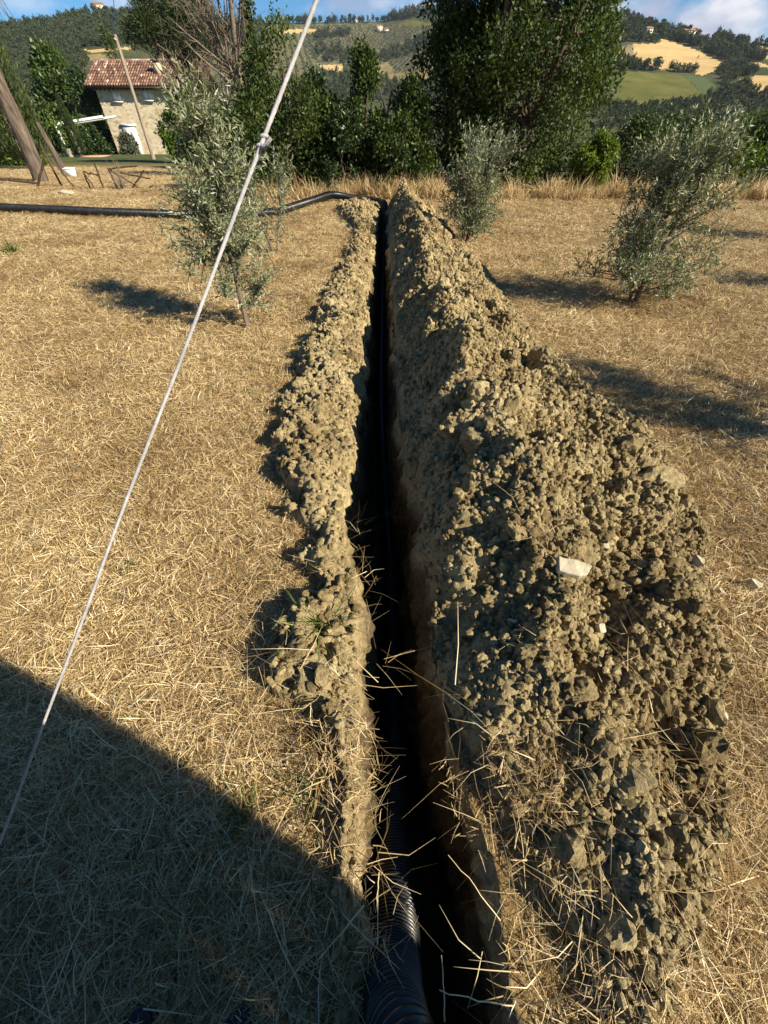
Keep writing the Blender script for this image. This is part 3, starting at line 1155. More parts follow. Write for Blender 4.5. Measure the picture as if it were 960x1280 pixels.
def leafy(name, loc, label, cat, w, d, h, seed, mat, bark='bark', n=14000, leaf=.07, lobes=34, base=.12, shape='egg', group=None, clear=0.0, spread=.20, stems=3, top=1.0, lw=.62):
    """broadleaf tree or shrub: stems and limbs to leaf clumps spread through the crown's volume"""
    r = np.random.default_rng(seed)
    z0 = float(terrain(loc[0], loc[1])) if len(loc) < 3 else loc[2]
    root = empty(name, (loc[0], loc[1], z0 - .05), 0, label, cat, group)
    tr, cr = MB(), MB()
    C, S = [], []
    while len(C) < lobes:
        t = r.random()
        if shape == 'egg':
            prof = math.sin(math.pi * min(1, (t * .86 + .14)) ** .85) ** .7
        elif shape == 'column':
            prof = (min(1, t / .15 + .55)) * (1 - t ** 2.2) ** .8
        else:
            prof = math.sqrt(max(0, 1 - (2 * t - 1) ** 2))
        a = r.random() * 6.28
        q = math.sqrt(.25 + .75 * r.random()) * prof
        C.append((q * math.cos(a) * w / 2, q * math.sin(a) * d / 2, (clear + (1 - clear) * (base + (1 - base) * t)) * h * (.93 + .1 * r.random())))
        S.append(spread * min(w, d) * (.55 + .8 * r.random()))
    C, S = np.array(C), np.array(S)
    stem_tops = []
    for s in range(stems):
        a = 6.28 * s / stems + r.random()
        k = w * .10
        P, rad = branch((.05 * math.cos(a) * stems, .05 * math.sin(a) * stems, 0), (k * math.cos(a) / h * 3, k * math.sin(a) / h * 3, 1), h * .85, .022 * h / math.sqrt(stems) + .012, r, 8, .07, .05)
        tr.tube(P, rad, 7, jitter=.05, seed=seed)
        stem_tops.append(P)
    for c in C:
        P = stem_tops[int(r.integers(stems))]
        i = int(np.clip(np.searchsorted(P[:, 2], c[2] * .62), 1, len(P) - 1))
        q = P[i]
        mid = (q + c) / 2 + np.array([0, 0, .06 * h]) + r.normal(size=3) * .03 * h
        tr.tube(np.array([q, mid, c]), [.010 * h * .5 + .005, .006 * h * .5 + .004, .004], 5, cap=False)
    pk = S ** 2 / (S ** 2).sum()
    li = r.choice(lobes, n, p=pk)
    # leaves sit on short shoots that leave the clump outward
    dirs = unit(r.normal(size=(n, 3)) + .5 * unit(C[li] - C.mean(0)) + np.array([0, 0, .25]))
    rad = S[li] * (r.random(n) ** .45) * (1 + .35 * (r.random(n) < .12))
    P = C[li] + dirs * rad[:, None] * np.array([1, 1, 1.15])
    P += .35 * leaf * r.normal(size=(n, 3))
    D = dirs * .6 + unit(r.normal(size=(n, 3)))
    keep = P[:, 2] > .03
    P, D, li = P[keep], D[keep], li[keep]
    tone = np.clip(r.normal(.5, .2, len(P)) + .22 * r.normal(size=lobes)[li], 0, 1)
    leaf_cards(cr, P, D, leaf * (.4 + 1.0 * r.random(len(P)) ** 1.2), leaf * lw * (.7 + .5 * r.random(len(P))), r, .18, tone)
    tr.build('trunk', M[bark], root, True)
    cr.build('crown', M[mat], root)
    return root


def cypress(loc, w, h, seed, label, n=9000, leaf=.16, name='cypress_tree'):
    r = np.random.default_rng(seed)
    root = empty(name, (loc[0], loc[1], float(terrain(loc[0], loc[1])) - .05), 0, label, 'cypress', None)
    tr, cr = MB(), MB()
    tr.tube([(0, 0, 0), (0, 0, h * .5), (0, 0, h * .95)], [.035 * w + .06, .04 * w, .01], 7)
    t = r.random(n) ** .85
    prof = np.minimum(1, t / .10 + .25) * (1 - t ** 1.9) ** .75
    a = r.random(n) * 6.28
    ridge = 1 + .16 * np.sin(a * 5 + t * 9) + .10 * np.sin(a * 11 - t * 21)
    q = w / 2 * prof * ridge * (.62 + .4 * r.random(n) ** .6)
    P = np.stack([q * np.cos(a), q * np.sin(a), .04 * h + t * h * .96], -1)
    D = np.stack([np.cos(a) * .35, np.sin(a) * .35, np.ones(n)], -1) + .25 * r.normal(size=(n, 3))
    leaf_cards(cr, P, D, leaf * (.7 + .8 * r.random(n)), leaf * .28, r, .3)
    tr.build('trunk', M['grey_bark'], root, True)
    cr.build('crown', M['cypress_leaf'], root)
    return root


def build_trees():
    g = G(308, 412)
    olive(g, 1.92, .36, 101, 'young feathery olive tree left of the trench, its top in front of the stone house', stems=1, nshoot=480, lean=(.08, .0), clear=.24, dens=1.15, low=2)
    g = G(580, 304)
    olive(g, 1.5, .58, 102, 'small round olive bush at the far foot of the soil heap', stems=4, nshoot=640, low=4, clear=.05, leafL=.06)
    g = G(790, 378)
    olive(g, 1.46, .78, 103, 'wide spreading olive tree in the dry field right of the soil heap', stems=4, nshoot=860, lean=(-.02, .02), clear=.10, low=6)
    olive((7.55, 8.0), 1.7, .75, 104, 'olive tree cut by the right edge of the view, only leaf tips showing', stems=3, nshoot=240, clear=.12, leafL=.065)
    olive((-1.75, 7.3), 1.35, .36, 105, 'slight olive sapling half hidden behind the feathery olive tree', stems=2, nshoot=120, clear=.15, leafL=.06)
    olive((6.9, 4.9), 1.7, .6, 106, 'olive tree out of view to the right throwing the middle shadow on the field', stems=3, nshoot=200, clear=.12)
    olive((4.05, 1.80), 1.95, .85, 107, 'olive tree out of view to the right throwing the nearest shadow beside the heap', stems=3, nshoot=460, clear=.10)

    hg = 'shrubs in the hedge at the end of the field'
    hedge = [  # px centre, Y, width, height, top leaf count
        (350, 13.6, 2.3, 2.75, 'tall bushy elm shrub in the hedge just right of the bare tree', 15000, 'egg'),
        (398, 14.2, 1.5, 2.05, 'medium elm shrub in the hedge behind the white cord', 9000, 'egg'),
        (455, 13.8, 1.35, 2.45, 'slim pointed elm shrub standing alone above the middle of the hedge', 10000, 'column'),
        (430, 13.3, 1.3, 1.5, 'low round elm shrub at the foot of the slim pointed one', 7000, 'egg'),
        (512, 13.6, 1.3, 1.95, 'ragged elm shrub between the slim shrub and the great dark tree', 8000, 'column'),
        (488, 13.2, 1.2, 1.25, 'low dark elm shrub behind the bend of the pipe', 6000, 'egg'),
        (312, 13.3, 1.3, 1.7, 'leafy elm shrub behind the feathery olive tree', 7000, 'egg')]
    for k, (px, Yv, w, h, lab, n, sh) in enumerate(hedge):
        leafy('elm_shrub', (at(px, 140, Yv)[0], Yv), lab, 'shrub', w, w * .9, h, 200 + k, ('elm_leaf', 'oak_leaf', 'elm_leaf', 'dark_leaf', 'elm_leaf', 'elm_leaf', 'oak_leaf')[k], n=n, leaf=.085, lobes=30, shape=sh, group=hg)
    leafy('elm_tree', (at(655, 100, 14.6)[0], 14.6), 'great dense dark elm tree filling the end of the field', 'tree', 4.1, 3.4, 6.6, 230, 'elm_leaf', n=90000, leaf=.095, lobes=170, shape='egg', spread=.15, stems=4, base=.03)
    leafy('elm_tree', (at(570, 120, 15.4)[0], 15.4), 'dark elm tree joined to the left side of the great one', 'tree', 2.3, 2.2, 4.9, 231, 'elm_leaf', n=20000, leaf=.10, lobes=50, shape='column', spread=.2, stems=3)
    leafy('green_shrub', (at(742, 200, 13.4)[0], 13.4), 'bright yellow green shrub at the right foot of the great dark tree', 'shrub', 1.0, .9, 1.2, 232, 'bright_leaf', n=8000, leaf=.075, lobes=24)
    right = [(800, 15.5, 2.4, 1.25, 'oak_leaf', 'dull green bush behind the wide olive tree, nearest the great dark tree'),
             (850, 16.5, 3.0, 1.35, 'oak_leaf', 'broad green bush behind the crown of the wide olive tree'),
             (905, 15.5, 2.6, 1.2, 'bright_leaf', 'fresh green bush right of the crown of the wide olive tree'),
             (955, 15.0, 2.6, 1.3, 'oak_leaf', 'green bush at the right edge of the view beyond the field'),
             (1010, 15.0, 2.8, 1.5, 'dark_leaf', 'dark bush beyond the right edge of the field')]
    for k, (px, Yv, w, h, mt, lab) in enumerate(right):
        leafy('field_shrub', (at(px, 200, Yv)[0], Yv), lab, 'shrub', w, 2.0, h, 240 + k, mt, n=11000, leaf=.08, lobes=34, group='bushes beyond the right of the field', base=.05)
    # bushes between the field and the house, behind the feathery olive
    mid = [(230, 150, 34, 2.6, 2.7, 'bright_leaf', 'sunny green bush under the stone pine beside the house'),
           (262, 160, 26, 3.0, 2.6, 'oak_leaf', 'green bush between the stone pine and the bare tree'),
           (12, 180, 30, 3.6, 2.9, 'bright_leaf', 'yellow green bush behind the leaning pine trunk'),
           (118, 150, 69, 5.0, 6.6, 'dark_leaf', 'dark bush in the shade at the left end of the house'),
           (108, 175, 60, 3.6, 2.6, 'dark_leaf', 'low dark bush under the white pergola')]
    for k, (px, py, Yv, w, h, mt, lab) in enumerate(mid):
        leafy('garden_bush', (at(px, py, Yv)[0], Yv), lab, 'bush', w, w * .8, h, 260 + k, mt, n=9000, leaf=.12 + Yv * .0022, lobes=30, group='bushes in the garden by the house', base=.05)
    leafy('holm_oak', (at(70, 100, 74)[0], 74), 'dense round evergreen oak left of the house', 'tree', 7.4, 6.8, 9.0, 270, 'oak_leaf', n=26000, leaf=.42, lobes=120, shape='egg', spread=.13, base=.04)
    cypress((at(28, 190, 25)[0], 25), 2.5, 8.0, 281, 'thick dark cypress behind the leaning pine trunk', 15000, .20)
    cypress((at(101, 190, 50)[0], 50), .95, 4.0, 282, 'small slim cypress in front of the white pergola', 3500, .2)

    # stone pine with a dense umbrella crown over the house roof
    r = np.random.default_rng(290)
    x0 = at(243, 120, 34)[0]
    root = empty('stone_pine', (x0, 34, float(terrain(x0, 34)) - .1), 0, 'dark stone pine with a flat crown above the house roof', 'pine tree')
    tr, cr = MB(), MB()
    P, rad = branch((0, 0, 0), (.0, 0, 1), 4.6, .19, r, 8, .03)
    tr.tube(P, rad, 9, jitter=.04)
    C = []
    for k in range(70):
        a = r.random() * 6.28
        q = math.sqrt(r.random())
        c = np.array([-.25 + 2.1 * q * math.cos(a), 2.0 * q * math.sin(a), 6.0 + 1.9 * (r.random() - .3) * math.sqrt(1.05 - q * q) - .6 * q])
        C.append(c)
        s = P[int(r.integers(4, 9))]
        m = s * .45 + c * .55 + np.array([0, 0, -.35])
        tr.tube([s, m, c], [.05, .035, .012], 5, cap=False)
    C = np.array(C)
    n = 30000
    li = r.integers(0, len(C), n)
    dr = unit(r.normal(size=(n, 3)) + np.array([0, 0, .35]))
    PP = C[li] + dr * (.62 * r.random(n) ** .4)[:, None]
    leaf_cards(cr, PP, dr + .5 * r.normal(size=(n, 3)), .20 * (.7 + .6 * r.random(n)), .035, r, .2)
    tr.build('trunk', M['bark'], root, True)
    cr.build('crown', M['pine_needle'], root)

    # leafless tree
    r = np.random.default_rng(300)
    x0 = at(303, 130, 19)[0]
    root = empty('bare_tree', (x0, 19, float(terrain(x0, 19)) - .1), 0, 'leafless dead tree with fanned brown branches behind the feathery olive', 'tree')
    tr, tw = MB(), MB()
    stems = [((-.15, 0, 0), (.15, 0, 1), 4.6, .12), ((-.35, .2, 0), (.06, 0, 1), 4.4, .085), ((-.55, .1, 0), (-.04, 0, 1), 4.0, .07)]
    ivy = []
    for p, d, L, rd in stems:
        P, rad = branch(p, d, L, rd, r, 10, .05, .02)
        tr.tube(P, rad, 8, jitter=.05)
        for k in range(11):
            i = int(r.integers(5, 10))
            a = r.random() * 6.28
            B, br = branch(P[i], (math.cos(a) * .9, .7 * math.sin(a), .75), 1.0 + 1.2 * r.random(), rad[i] * .45, r, 7, .10, .04)
            tw.tube(B, br, 5)
            for m in range(6):
                j = int(r.integers(1, 7))
                D2, dr2 = branch(B[j], unit(B[j] - B[j - 1]) + .7 * r.normal(size=3), .4 + .6 * r.random(), br[j] * .5, r, 5, .14, .02)
                tw.tube(D2, dr2, 4, cap=False)
                for q in range(3):
                    jj = int(r.integers(1, 5))
                    D3, dr3 = branch(D2[jj], unit(D2[jj] - D2[jj - 1]) + .8 * r.normal(size=3), .2 + .35 * r.random(), dr2[jj] * .55, r, 4, .16)
                    tw.tube(D3, np.maximum(dr3, .004), 3, cap=False)
    for k in range(7):            # pale broken branches on the left
        B, br = branch((.0 + .2 * r.random(), 0, 2.6 + .8 * r.random()), (-.8 - .5 * r.random(), .3 * r.normal(), 1.0 * r.random() + .35), 1.2 + 1.0 * r.random(), .016, r, 6, .06)
        tw.tube(B, br, 4)
    tr.build('trunk', M['grey_bark'], root, True)
    tw.build('branch', M['grey_bark'], root)
    iv = MB()
    n = 900
    t = r.random(n)
    P = np.stack([.55 + .25 * t + .10 * r.normal(size=n), .1 * r.normal(size=n), 3.2 + 1.9 * t], -1)
    leaf_cards(iv, P, r.normal(size=(n, 3)), .10, .08, r)
    iv.build('ivy', M['elm_leaf'], root)

    # pine trunks at the left, their crowns above the view
    r = np.random.default_rng(310)
    for base, top, Yv, rd, lab in (((50, 224), (-4, 96), 16.8, .20, 'thick leaning grey pine trunk at the left edge of the view'),
                                   ((76, 205), (46, 150), 20.5, .11, 'slim pale pine trunk just right of the thick leaning one')):
        b, t = at(base[0], base[1], Yv), at(top[0], top[1], Yv)
        zb = float(terrain(b[0], Yv)) - .1
        root = empty('pine_tree', (b[0], Yv, zb), 0, lab, 'pine tree')
        d = unit(t - b)
        H = 6.2 if rd > .15 else 1.6
        tr, cr = MB(), MB()
        s = np.linspace(0, H, 12)
        P = d[None] * s[:, None]
        P[:, 0] += .03 * np.sin(s * 2)
        tr.tube(P, np.linspace(rd * 1.15, rd * .6, 12), 12, jitter=.05)
        if H > 3:
            C = []
            for k in range(40):
                a = r.random() * 6.28; q = math.sqrt(r.random())
                c = P[-1] + np.array([2.0 * q * math.cos(a), 2.0 * q * math.sin(a), 1.0 + r.random() * 1.3 * (1 - q)])
                C.append(c); tr.tube([P[-2], (P[-2] + c) / 2 - np.array([0, 0, .2]), c], [.05, .03, .01], 5, cap=False)
            C = np.array(C); n = 9000
            li = r.integers(0, len(C), n); dr = unit(r.normal(size=(n, 3)))
            leaf_cards(cr, C[li] + dr * (.45 * r.random(n) ** .4)[:, None], dr + .4 * r.normal(size=(n, 3)), .2, .03, r)
            cr.build('crown', M['pine_needle'], root)
            # thin bare twigs reaching into the view at the top left
            for k in range(7):
                e = at(2 + 16 * r.random(), 8 + 25 * r.random(), Yv) - np.array([b[0], Yv, zb])
                tr.tube([P[-1], (P[-1] + e) / 2 + .2 * r.normal(size=3), e], [.02, .013, .005], 4, cap=False)
        tr.build('trunk', M['pine_bark'], root, True)
    # thin young conifer behind the pole
    r = np.random.default_rng(320)
    b = at(141, 70, 70)
    root = empty('young_larch', (b[0], 70, float(terrain(b[0], 70)) - .1), 0, 'thin sparse conifer rising behind the top of the wooden pole', 'conifer')
    h = at(136, 5, 70)[2] - float(terrain(b[0], 70))
    tr, cr = MB(), MB()
    tr.tube([(0, 0, 0), (0, 0, h * .6), (0, 0, h)], [.14, .07, .02], 6)
    n = 1500
    t = .35 + .55 * r.random(n); a = r.random(n) * 6.28
    q = 1.3 * (1 - t) * 1.8 * r.random(n)
    leaf_cards(cr, np.stack([q * np.cos(a), q * np.sin(a), t * h - .2 * q], -1), np.stack([np.cos(a), np.sin(a), -.2 * np.ones(n)], -1), .5, .07, r)
    tr.build('trunk', M['bark'], root)
    cr.build('crown', M['oak_leaf'], root)


build_trees()


# ------------------------------------------------------------------ hills, fields, far woods and houses
FIELDS = {   # outlines of the fields on the far slopes (as seen), their look
    'wheat_a': ('ripe_wheat', [(791, 55), (823, 54), (827, 49.5), (838, 52), (853, 57), (871, 63), (889, 72), (906, 79), (897, 83), (891, 89), (879, 94), (869, 93), (869, 87), (829, 87), (805, 82), (793, 75)]),
    'fallow': ('fallow', [(770, 60), (791, 55), (793, 75), (772, 77)]),
    'meadow_a': ('meadow', [(768, 91), (786, 89), (830, 92), (855, 95), (868, 108), (884, 121), (869, 129), (810, 131), (766, 133)]),
    'clover': ('clover', [(856, 95), (880, 95.5), (903, 115), (889, 123), (884, 120), (869, 108)]),
    'wheat_b': ('ripe_wheat', [(922, 99), (942, 95), (962, 94), (1100, 100), (1100, 120), (985, 116), (948, 114)]),
    'wheat_c': ('ripe_wheat', [(920, 76), (940, 77), (960, 81), (1090, 92), (1090, 95), (960, 85), (935, 81)]),
    'wheat_d': ('ripe_wheat', [(936, 63), (960, 66), (1090, 72), (1090, 80), (960, 74), (948, 69)]),
    'wheat_e': ('ripe_wheat', [(916, 53.5), (935, 55), (960, 59), (1090, 64), (1090, 67), (960, 62.5), (920, 56)]),
    'meadow_b': ('dry_meadow', [(849, 43), (870, 43.5), (893, 47), (891, 52), (873, 50), (851, 48)]),
    'wheat_f': ('ripe_wheat', [(345, 36.5), (397, 36.5), (401, 41), (350, 42)]),
    'wheat_g': ('ripe_wheat', [(395, 82), (427, 80), (430, 91), (412, 88)]),
    'fallow_b': ('dry_meadow', [(468, 83), (485, 77), (493, 88), (486, 92), (470, 92)]),
    'meadow_c': ('dry_meadow', [(482, 93), (507, 90), (534, 88), (536, 97), (519, 106), (484, 103)]),
    'wheat_h': ('dry_meadow', [(519, 43), (543, 38), (546, 44), (521, 47)]),
    'meadow_d': ('meadow', [(497, 30), (509, 24), (541, 29), (538, 34), (513, 34)]),
    'wheat_i': ('ripe_wheat', [(104, 62), (163, 58), (165, 61), (113, 65.5)]),
    'meadow_e': ('dry_meadow', [(108, 68), (140, 68), (146, 74), (112, 75)]),
    'grove_a': ('grove', [(200, 31), (340, 31), (470, 29.5), (500, 31), (535, 36), (560, 26), (560, 60), (520, 66), (545, 68), (545, 90), (505, 90), (486, 92), (470, 78), (395, 82), (395, 95), (200, 95)]),
}


def in_poly(px, py, poly):
    poly = np.array(poly)
    c = np.zeros(px.shape, bool)
    for (x1, y1), (x2, y2) in zip(poly, np.roll(poly, -1, 0)):
        c ^= ((y1 > py) != (y2 > py)) & (px < (x2 - x1) * (py - y1) / (y2 - y1 + 1e-9) + x1)
    return c


def field_mat(name, a, b, c, scale=.03):
    m, nt, n, l, bs = new_mat(name)
    p = wpos(n)
    f = noise_node(n, l, scale, 7, 0.65, p)
    l.new(ramp(n, l, f, [(0.28, a), (0.5, b), (0.72, c)]), bs.inputs['Base Color'])
    bs.inputs['Roughness'].default_value = 1.0
    bs.inputs['Specular IOR Level'].default_value = 0.05
    return m


FM = {
    'ripe_wheat': field_mat('ripe_wheat', (.40, .27, .10), (.50, .35, .15), (.58, .42, .20), .03),
    'fallow': field_mat('fallow', (.20, .15, .08), (.26, .20, .11), (.32, .25, .14)),
    'meadow': field_mat('meadow', (.075, .085, .02), (.115, .115, .03), (.16, .15, .045), .05),
    'clover': field_mat('clover', (.075, .10, .04), (.085, .115, .045), (.10, .125, .05), .02),
    'dry_meadow': field_mat('dry_meadow', (.16, .14, .06), (.25, .20, .09), (.36, .28, .13), .04),
    'grove': field_mat('grove_floor', (.075, .075, .035), (.13, .12, .06), (.20, .175, .09), .06),
    'wood': field_mat('hill_ground', (.030, .040, .016), (.06, .068, .03), (.11, .105, .05), .02),
}


def build_hills():
    a = np.arange(-49, 49.01, .11)
    az = np.radians(np.concatenate([np.arange(-180, -49, 3), a, np.arange(52, 181, 3)]))
    r = np.concatenate([np.linspace(88, 200, 22), 200 * (1600 / 200) ** np.linspace(0.006, 1, 210), [1900, 2400, 3200]])
    A, RR = np.meshgrid(az, r)
    X, Y = RR * np.sin(A), RR * np.cos(A)
    Z = terrain(X, Y)
    Z = Z - .35 * (1 - sstep(96, 112, RR))
    ny, nx = A.shape
    V = np.stack([X, Y, Z], -1).reshape(-1, 3)
    i = np.arange(ny - 1)[:, None] * nx + np.arange(nx - 1)[None]
    F = np.stack([i, i + 1, i + nx + 1, i + nx], -1).reshape(-1, 4)
    C = V[F].mean(1)
    px, py, dep = project(C[:, 0], C[:, 1], C[:, 2])
    rr = np.hypot(C[:, 0], C[:, 1])
    rd = np.interp(np.arctan2(C[:, 0], C[:, 1]), DAZ, DR)
    front = (dep > 0) & (rr < rd + 5) & (rr > 205)
    left = np.ones(len(F), bool)
    # a little raggedness on the field edges
    jx, jy = px + 1.2 * vnoise(C[:, 0] / 14, C[:, 1] / 14, 5), py + .5 * vnoise(C[:, 0] / 11, C[:, 1] / 11, 6)
    for k, (look, poly) in FIELDS.items():
        sel = front & left & in_poly(jx, jy, poly)
        if not sel.any():
            continue
        left &= ~sel
        f = F[sel]
        used = np.unique(f)
        mp = np.zeros(len(V), int); mp[used] = np.arange(len(used))
        o = obj(look if look.endswith(('field', 'meadow')) else look + '_field', mesh_np('field', V[used], mp[f], None, True), FM[look])
        o['kind'] = 'structure'
    f = F[left]
    o = obj('hills', mesh_np('hills', V, f, None, True), FM['wood'])
    o['kind'] = 'structure'


build_hills()


def tree_kit(seed, n, mat, tall=1.0, size=.24):
    """a small far tree about 1 high: leaf tufts through an uneven crown on a short trunk"""
    r = np.random.default_rng(seed)
    mb = MB()
    C = unit(r.normal(size=(9, 3))) * (.24 * r.random((9, 1)) + .06) * np.array([1, 1, tall]) + np.array([0, 0, .5 * tall])
    li = r.integers(0, 9, n)
    d = unit(r.normal(size=(n, 3)))
    P = C[li] + d * (.20 * r.random(n) ** .4)[:, None] * np.array([1, 1, tall])
    P[:, 2] = np.maximum(P[:, 2], .02)
    leaf_cards(mb, P, d + .6 * r.normal(size=(n, 3)), size * (.6 + .6 * r.random(n)), size * .55, r, .25)
    mb.tube([(0, 0, -.1), (0, 0, .4 * tall)], [.035, .02], 4, cap=False, tone=.1)
    return mb.mesh('far_tree'), mat


def region_points(poly, n, r, rmin=70, avoid=True):
    poly = np.array(poly, float)
    lo, hi = poly.min(0), poly.max(0)
    out = []
    while len(out) < n:
        px, py = r.uniform(lo[0], hi[0]), r.uniform(lo[1], hi[1])
        if not in_poly(np.array([px]), np.array([py]), poly)[0]:
            continue
        if avoid and any(in_poly(np.array([px]), np.array([py + .8]), p)[0] for q, p in FIELDS.values() if q != 'grove'):
            continue
        h = hit(px, py, rmin)
        out.append(h)
    return np.array(out)


def build_far():
    r = np.random.default_rng(400)
    wood = [tree_kit(s, 120, M['hill_leaf'], 1.0 + .25 * (s % 3), .26) for s in range(6)]
    grove = [tree_kit(20 + s, 80, M['grove_leaf'], .9, .28) for s in range(4)]
    woods = [([(-40, 38), (20, 35), (60, 31), (110, 17), (165, 20), (240, 27), (330, 30), (330, 62), (250, 60), (168, 56), (100, 60), (112, 80), (60, 120), (-40, 130)], 3000, (6, 11)),
             ([(345, 28.5), (400, 28), (470, 27), (515, 16.5), (560, 11), (560, 18), (515, 22), (470, 29), (345, 31)], 130, (8, 13)),
             ([(395, 60), (430, 56), (470, 80), (450, 84), (395, 80)], 70, (8, 12)),
             ([(468, 72), (500, 60), (530, 45), (560, 45), (560, 62), (520, 70), (490, 76), (468, 80)], 150, (9, 14)),
             ([(395, 43), (440, 42), (440, 46), (395, 52)], 40, (7, 11)),
             ([(395, 92), (430, 92), (480, 100), (540, 105), (560, 130), (395, 130)], 300, (7, 11)),
             ([(760, 22), (790, 22), (805, 30), (845, 40), (880, 55), (820, 50), (823, 54), (775, 55), (755, 55)], 230, (7, 11)),
             ([(838, 47), (875, 52), (900, 55), (935, 62), (955, 72), (952, 80), (920, 74), (905, 77), (875, 62)], 170, (6, 10)),
             ([(885, 46), (930, 55), (960, 56), (1000, 58), (1000, 61), (930, 57.5), (890, 52)], 60, (8, 13)),
             ([(800, 132), (870, 128), (890, 118), (905, 108), (895, 92), (915, 84), (950, 92), (925, 100), (950, 116), (1000, 118), (1000, 190), (800, 190)], 900, (6, 10)),
             ([(770, 76), (795, 77), (812, 84), (868, 89), (870, 92), (830, 90), (772, 88)], 55, (5, 7)),
             ([(893, 89), (905, 80), (925, 82), (950, 92), (935, 96), (915, 96)], 45, (6, 9)),
             ([(740, 128), (810, 132), (870, 131), (800, 150), (740, 170)], 150, (4, 7))]
    P = []; S = []
    for poly, n, sz in woods:
        q = region_points(poly, n, r)
        P.append(q); S.append(r.uniform(*sz, len(q)))
    # scrub on the slope just behind the hedge
    n = 260
    a = np.radians(r.uniform(-18, 42, n)); d = r.uniform(22, 150, n)
    q = np.stack([d * np.sin(a), d * np.cos(a), 0 * a], -1); q[:, 2] = terrain(q[:, 0], q[:, 1])
    P.append(q); S.append(1.6 + d * .028)
    P, S = np.vstack(P), np.concatenate(S)
    S = np.minimum(S, .0068 * np.hypot(P[:, 0], P[:, 1]) + .8)
    n = len(P)
    gn_scatter('hill_woods', wood, P - np.array([0, 0, .3]), np.stack([0 * S, 0 * S, r.random(n) * 6.28], -1), np.stack([S * r.uniform(.8, 1.1, n), S, S * r.uniform(.8, 1.15, n)], -1), r.integers(0, 6, n))
    # olive groves: grey green trees in rows down the slopes
    P = []
    for poly, n in (([(395, 46), (470, 38), (520, 33), (560, 26), (560, 44), (520, 52), (470, 72), (430, 60), (395, 70)], 0),):
        pass
    groves = [([(380, 33), (470, 30), (500, 32), (530, 36), (515, 47), (490, 62), (470, 76), (395, 80), (380, 60)], math.radians(28), 11.0, 9.0),
              ([(480, 80), (520, 68), (545, 66), (545, 90), (505, 90), (490, 90)], math.radians(-20), 10.0, 8.5),
              ([(230, 30), (395, 33), (395, 95), (330, 95), (230, 75)], math.radians(10), 12.0, 10.0),
              ([(520, 22), (560, 18), (560, 40), (530, 40)], math.radians(0), 12.0, 10.0)]
    for poly, th, dx, dy in groves:
        # lattice on the ground, kept where it falls inside the outline
        c = np.array([hit(*q) for q in poly])
        lo, hi = c[:, :2].min(0) - 60, c[:, :2].max(0) + 60
        u, v = np.meshgrid(np.arange(-900, 900, dx), np.arange(-900, 900, dy))
        ctr = (lo + hi) / 2
        x = ctr[0] + u * math.cos(th) - v * math.sin(th) + r.normal(0, 1.0, u.shape)
        y = ctr[1] + u * math.sin(th) + v * math.cos(th) + r.normal(0, 1.0, u.shape)
        x, y = x.ravel(), y.ravel()
        k = (x > lo[0]) & (x < hi[0]) & (y > lo[1]) & (y < hi[1])
        x, y = x[k], y[k]
        z = terrain(x, y)
        px, py, dep = project(x, y, z)
        k = in_poly(px, py, poly) & (np.hypot(x, y) < np.interp(np.arctan2(x, y), DAZ, DR))
        for q, p in FIELDS.values():
            if q != 'grove':
                k &= ~in_poly(px, py, p)
        P.append(np.stack([x, y, z], -1)[k])
    P = np.vstack(P)
    n = len(P)
    S = r.uniform(3.2, 5.0, n)
    gn_scatter('olive_groves', grove, P - np.array([0, 0, .3]), np.stack([0 * S, 0 * S, r.random(n) * 6.28], -1), np.stack([S * 1.1, S * 1.1, S * .85], -1), r.integers(0, 4, n))

    # single trees standing on the skyline and along the wheat, each a thing
    kits = [tree_kit(60 + s, 260, M['hill_leaf'], 1.0, .17) for s in range(5)]
    tall = [tree_kit(70 + s, 220, M['hill_leaf'], 2.3, .17) for s in range(3)]

    def far_tree(px, py, h, kind, label, group, name):
        me, mt = (kits if kind == 0 else tall)[int(r.integers(5 if kind == 0 else 3))]
        o = bpy.data.objects.new(name, me)
        if len(me.materials) == 0:
            me.materials.append(mt)
        COL.objects.link(o)
        o.location = hit(px, py) - np.array([0, 0, .2])
        o.rotation_euler = (0, 0, r.random() * 6.28)
        o.scale = (h * 1.15, h * 1.15, h) if kind == 0 else (h * .42, h * .42, h * .44)
        tag(o, label, 'tree', group)
    sky_lab = 'dark distant tree standing on the skyline of the far hills'
    for px in np.sort(np.concatenate([r.uniform(345, 400, 16), r.uniform(402, 480, 18), r.uniform(470, 500, 6), r.uniform(500, 560, 18)])):
        far_tree(px + r.uniform(-1.5, 1.5), float(np.interp(px, [q[0] for q in RIDGE], [q[1] for q in RIDGE])) + .9, 4 + 8 * r.random() ** 1.5 + (px > 500) * 3, 0, sky_lab, 'trees on the skyline of the far hills', 'skyline_tree')
    for px in (500, 511, 526, 534, 548):
        far_tree(px, float(np.interp(px, [q[0] for q in RIDGE], [q[1] for q in RIDGE])) + 1.2, r.uniform(15, 20), 1, 'slim cypress beside the pale houses on the skyline', 'cypresses on the skyline', 'cypress_tree')
    for px in (36, 40, 45, 51, 92, 106, 112, 133, 141, 151):
        far_tree(px, float(np.interp(px, [q[0] for q in RIDGE], [q[1] for q in RIDGE])) + .8, r.uniform(4, 7), 0, 'small dark tree on the ridge of the wooded hill', 'trees on the wooded ridge', 'ridge_tree')
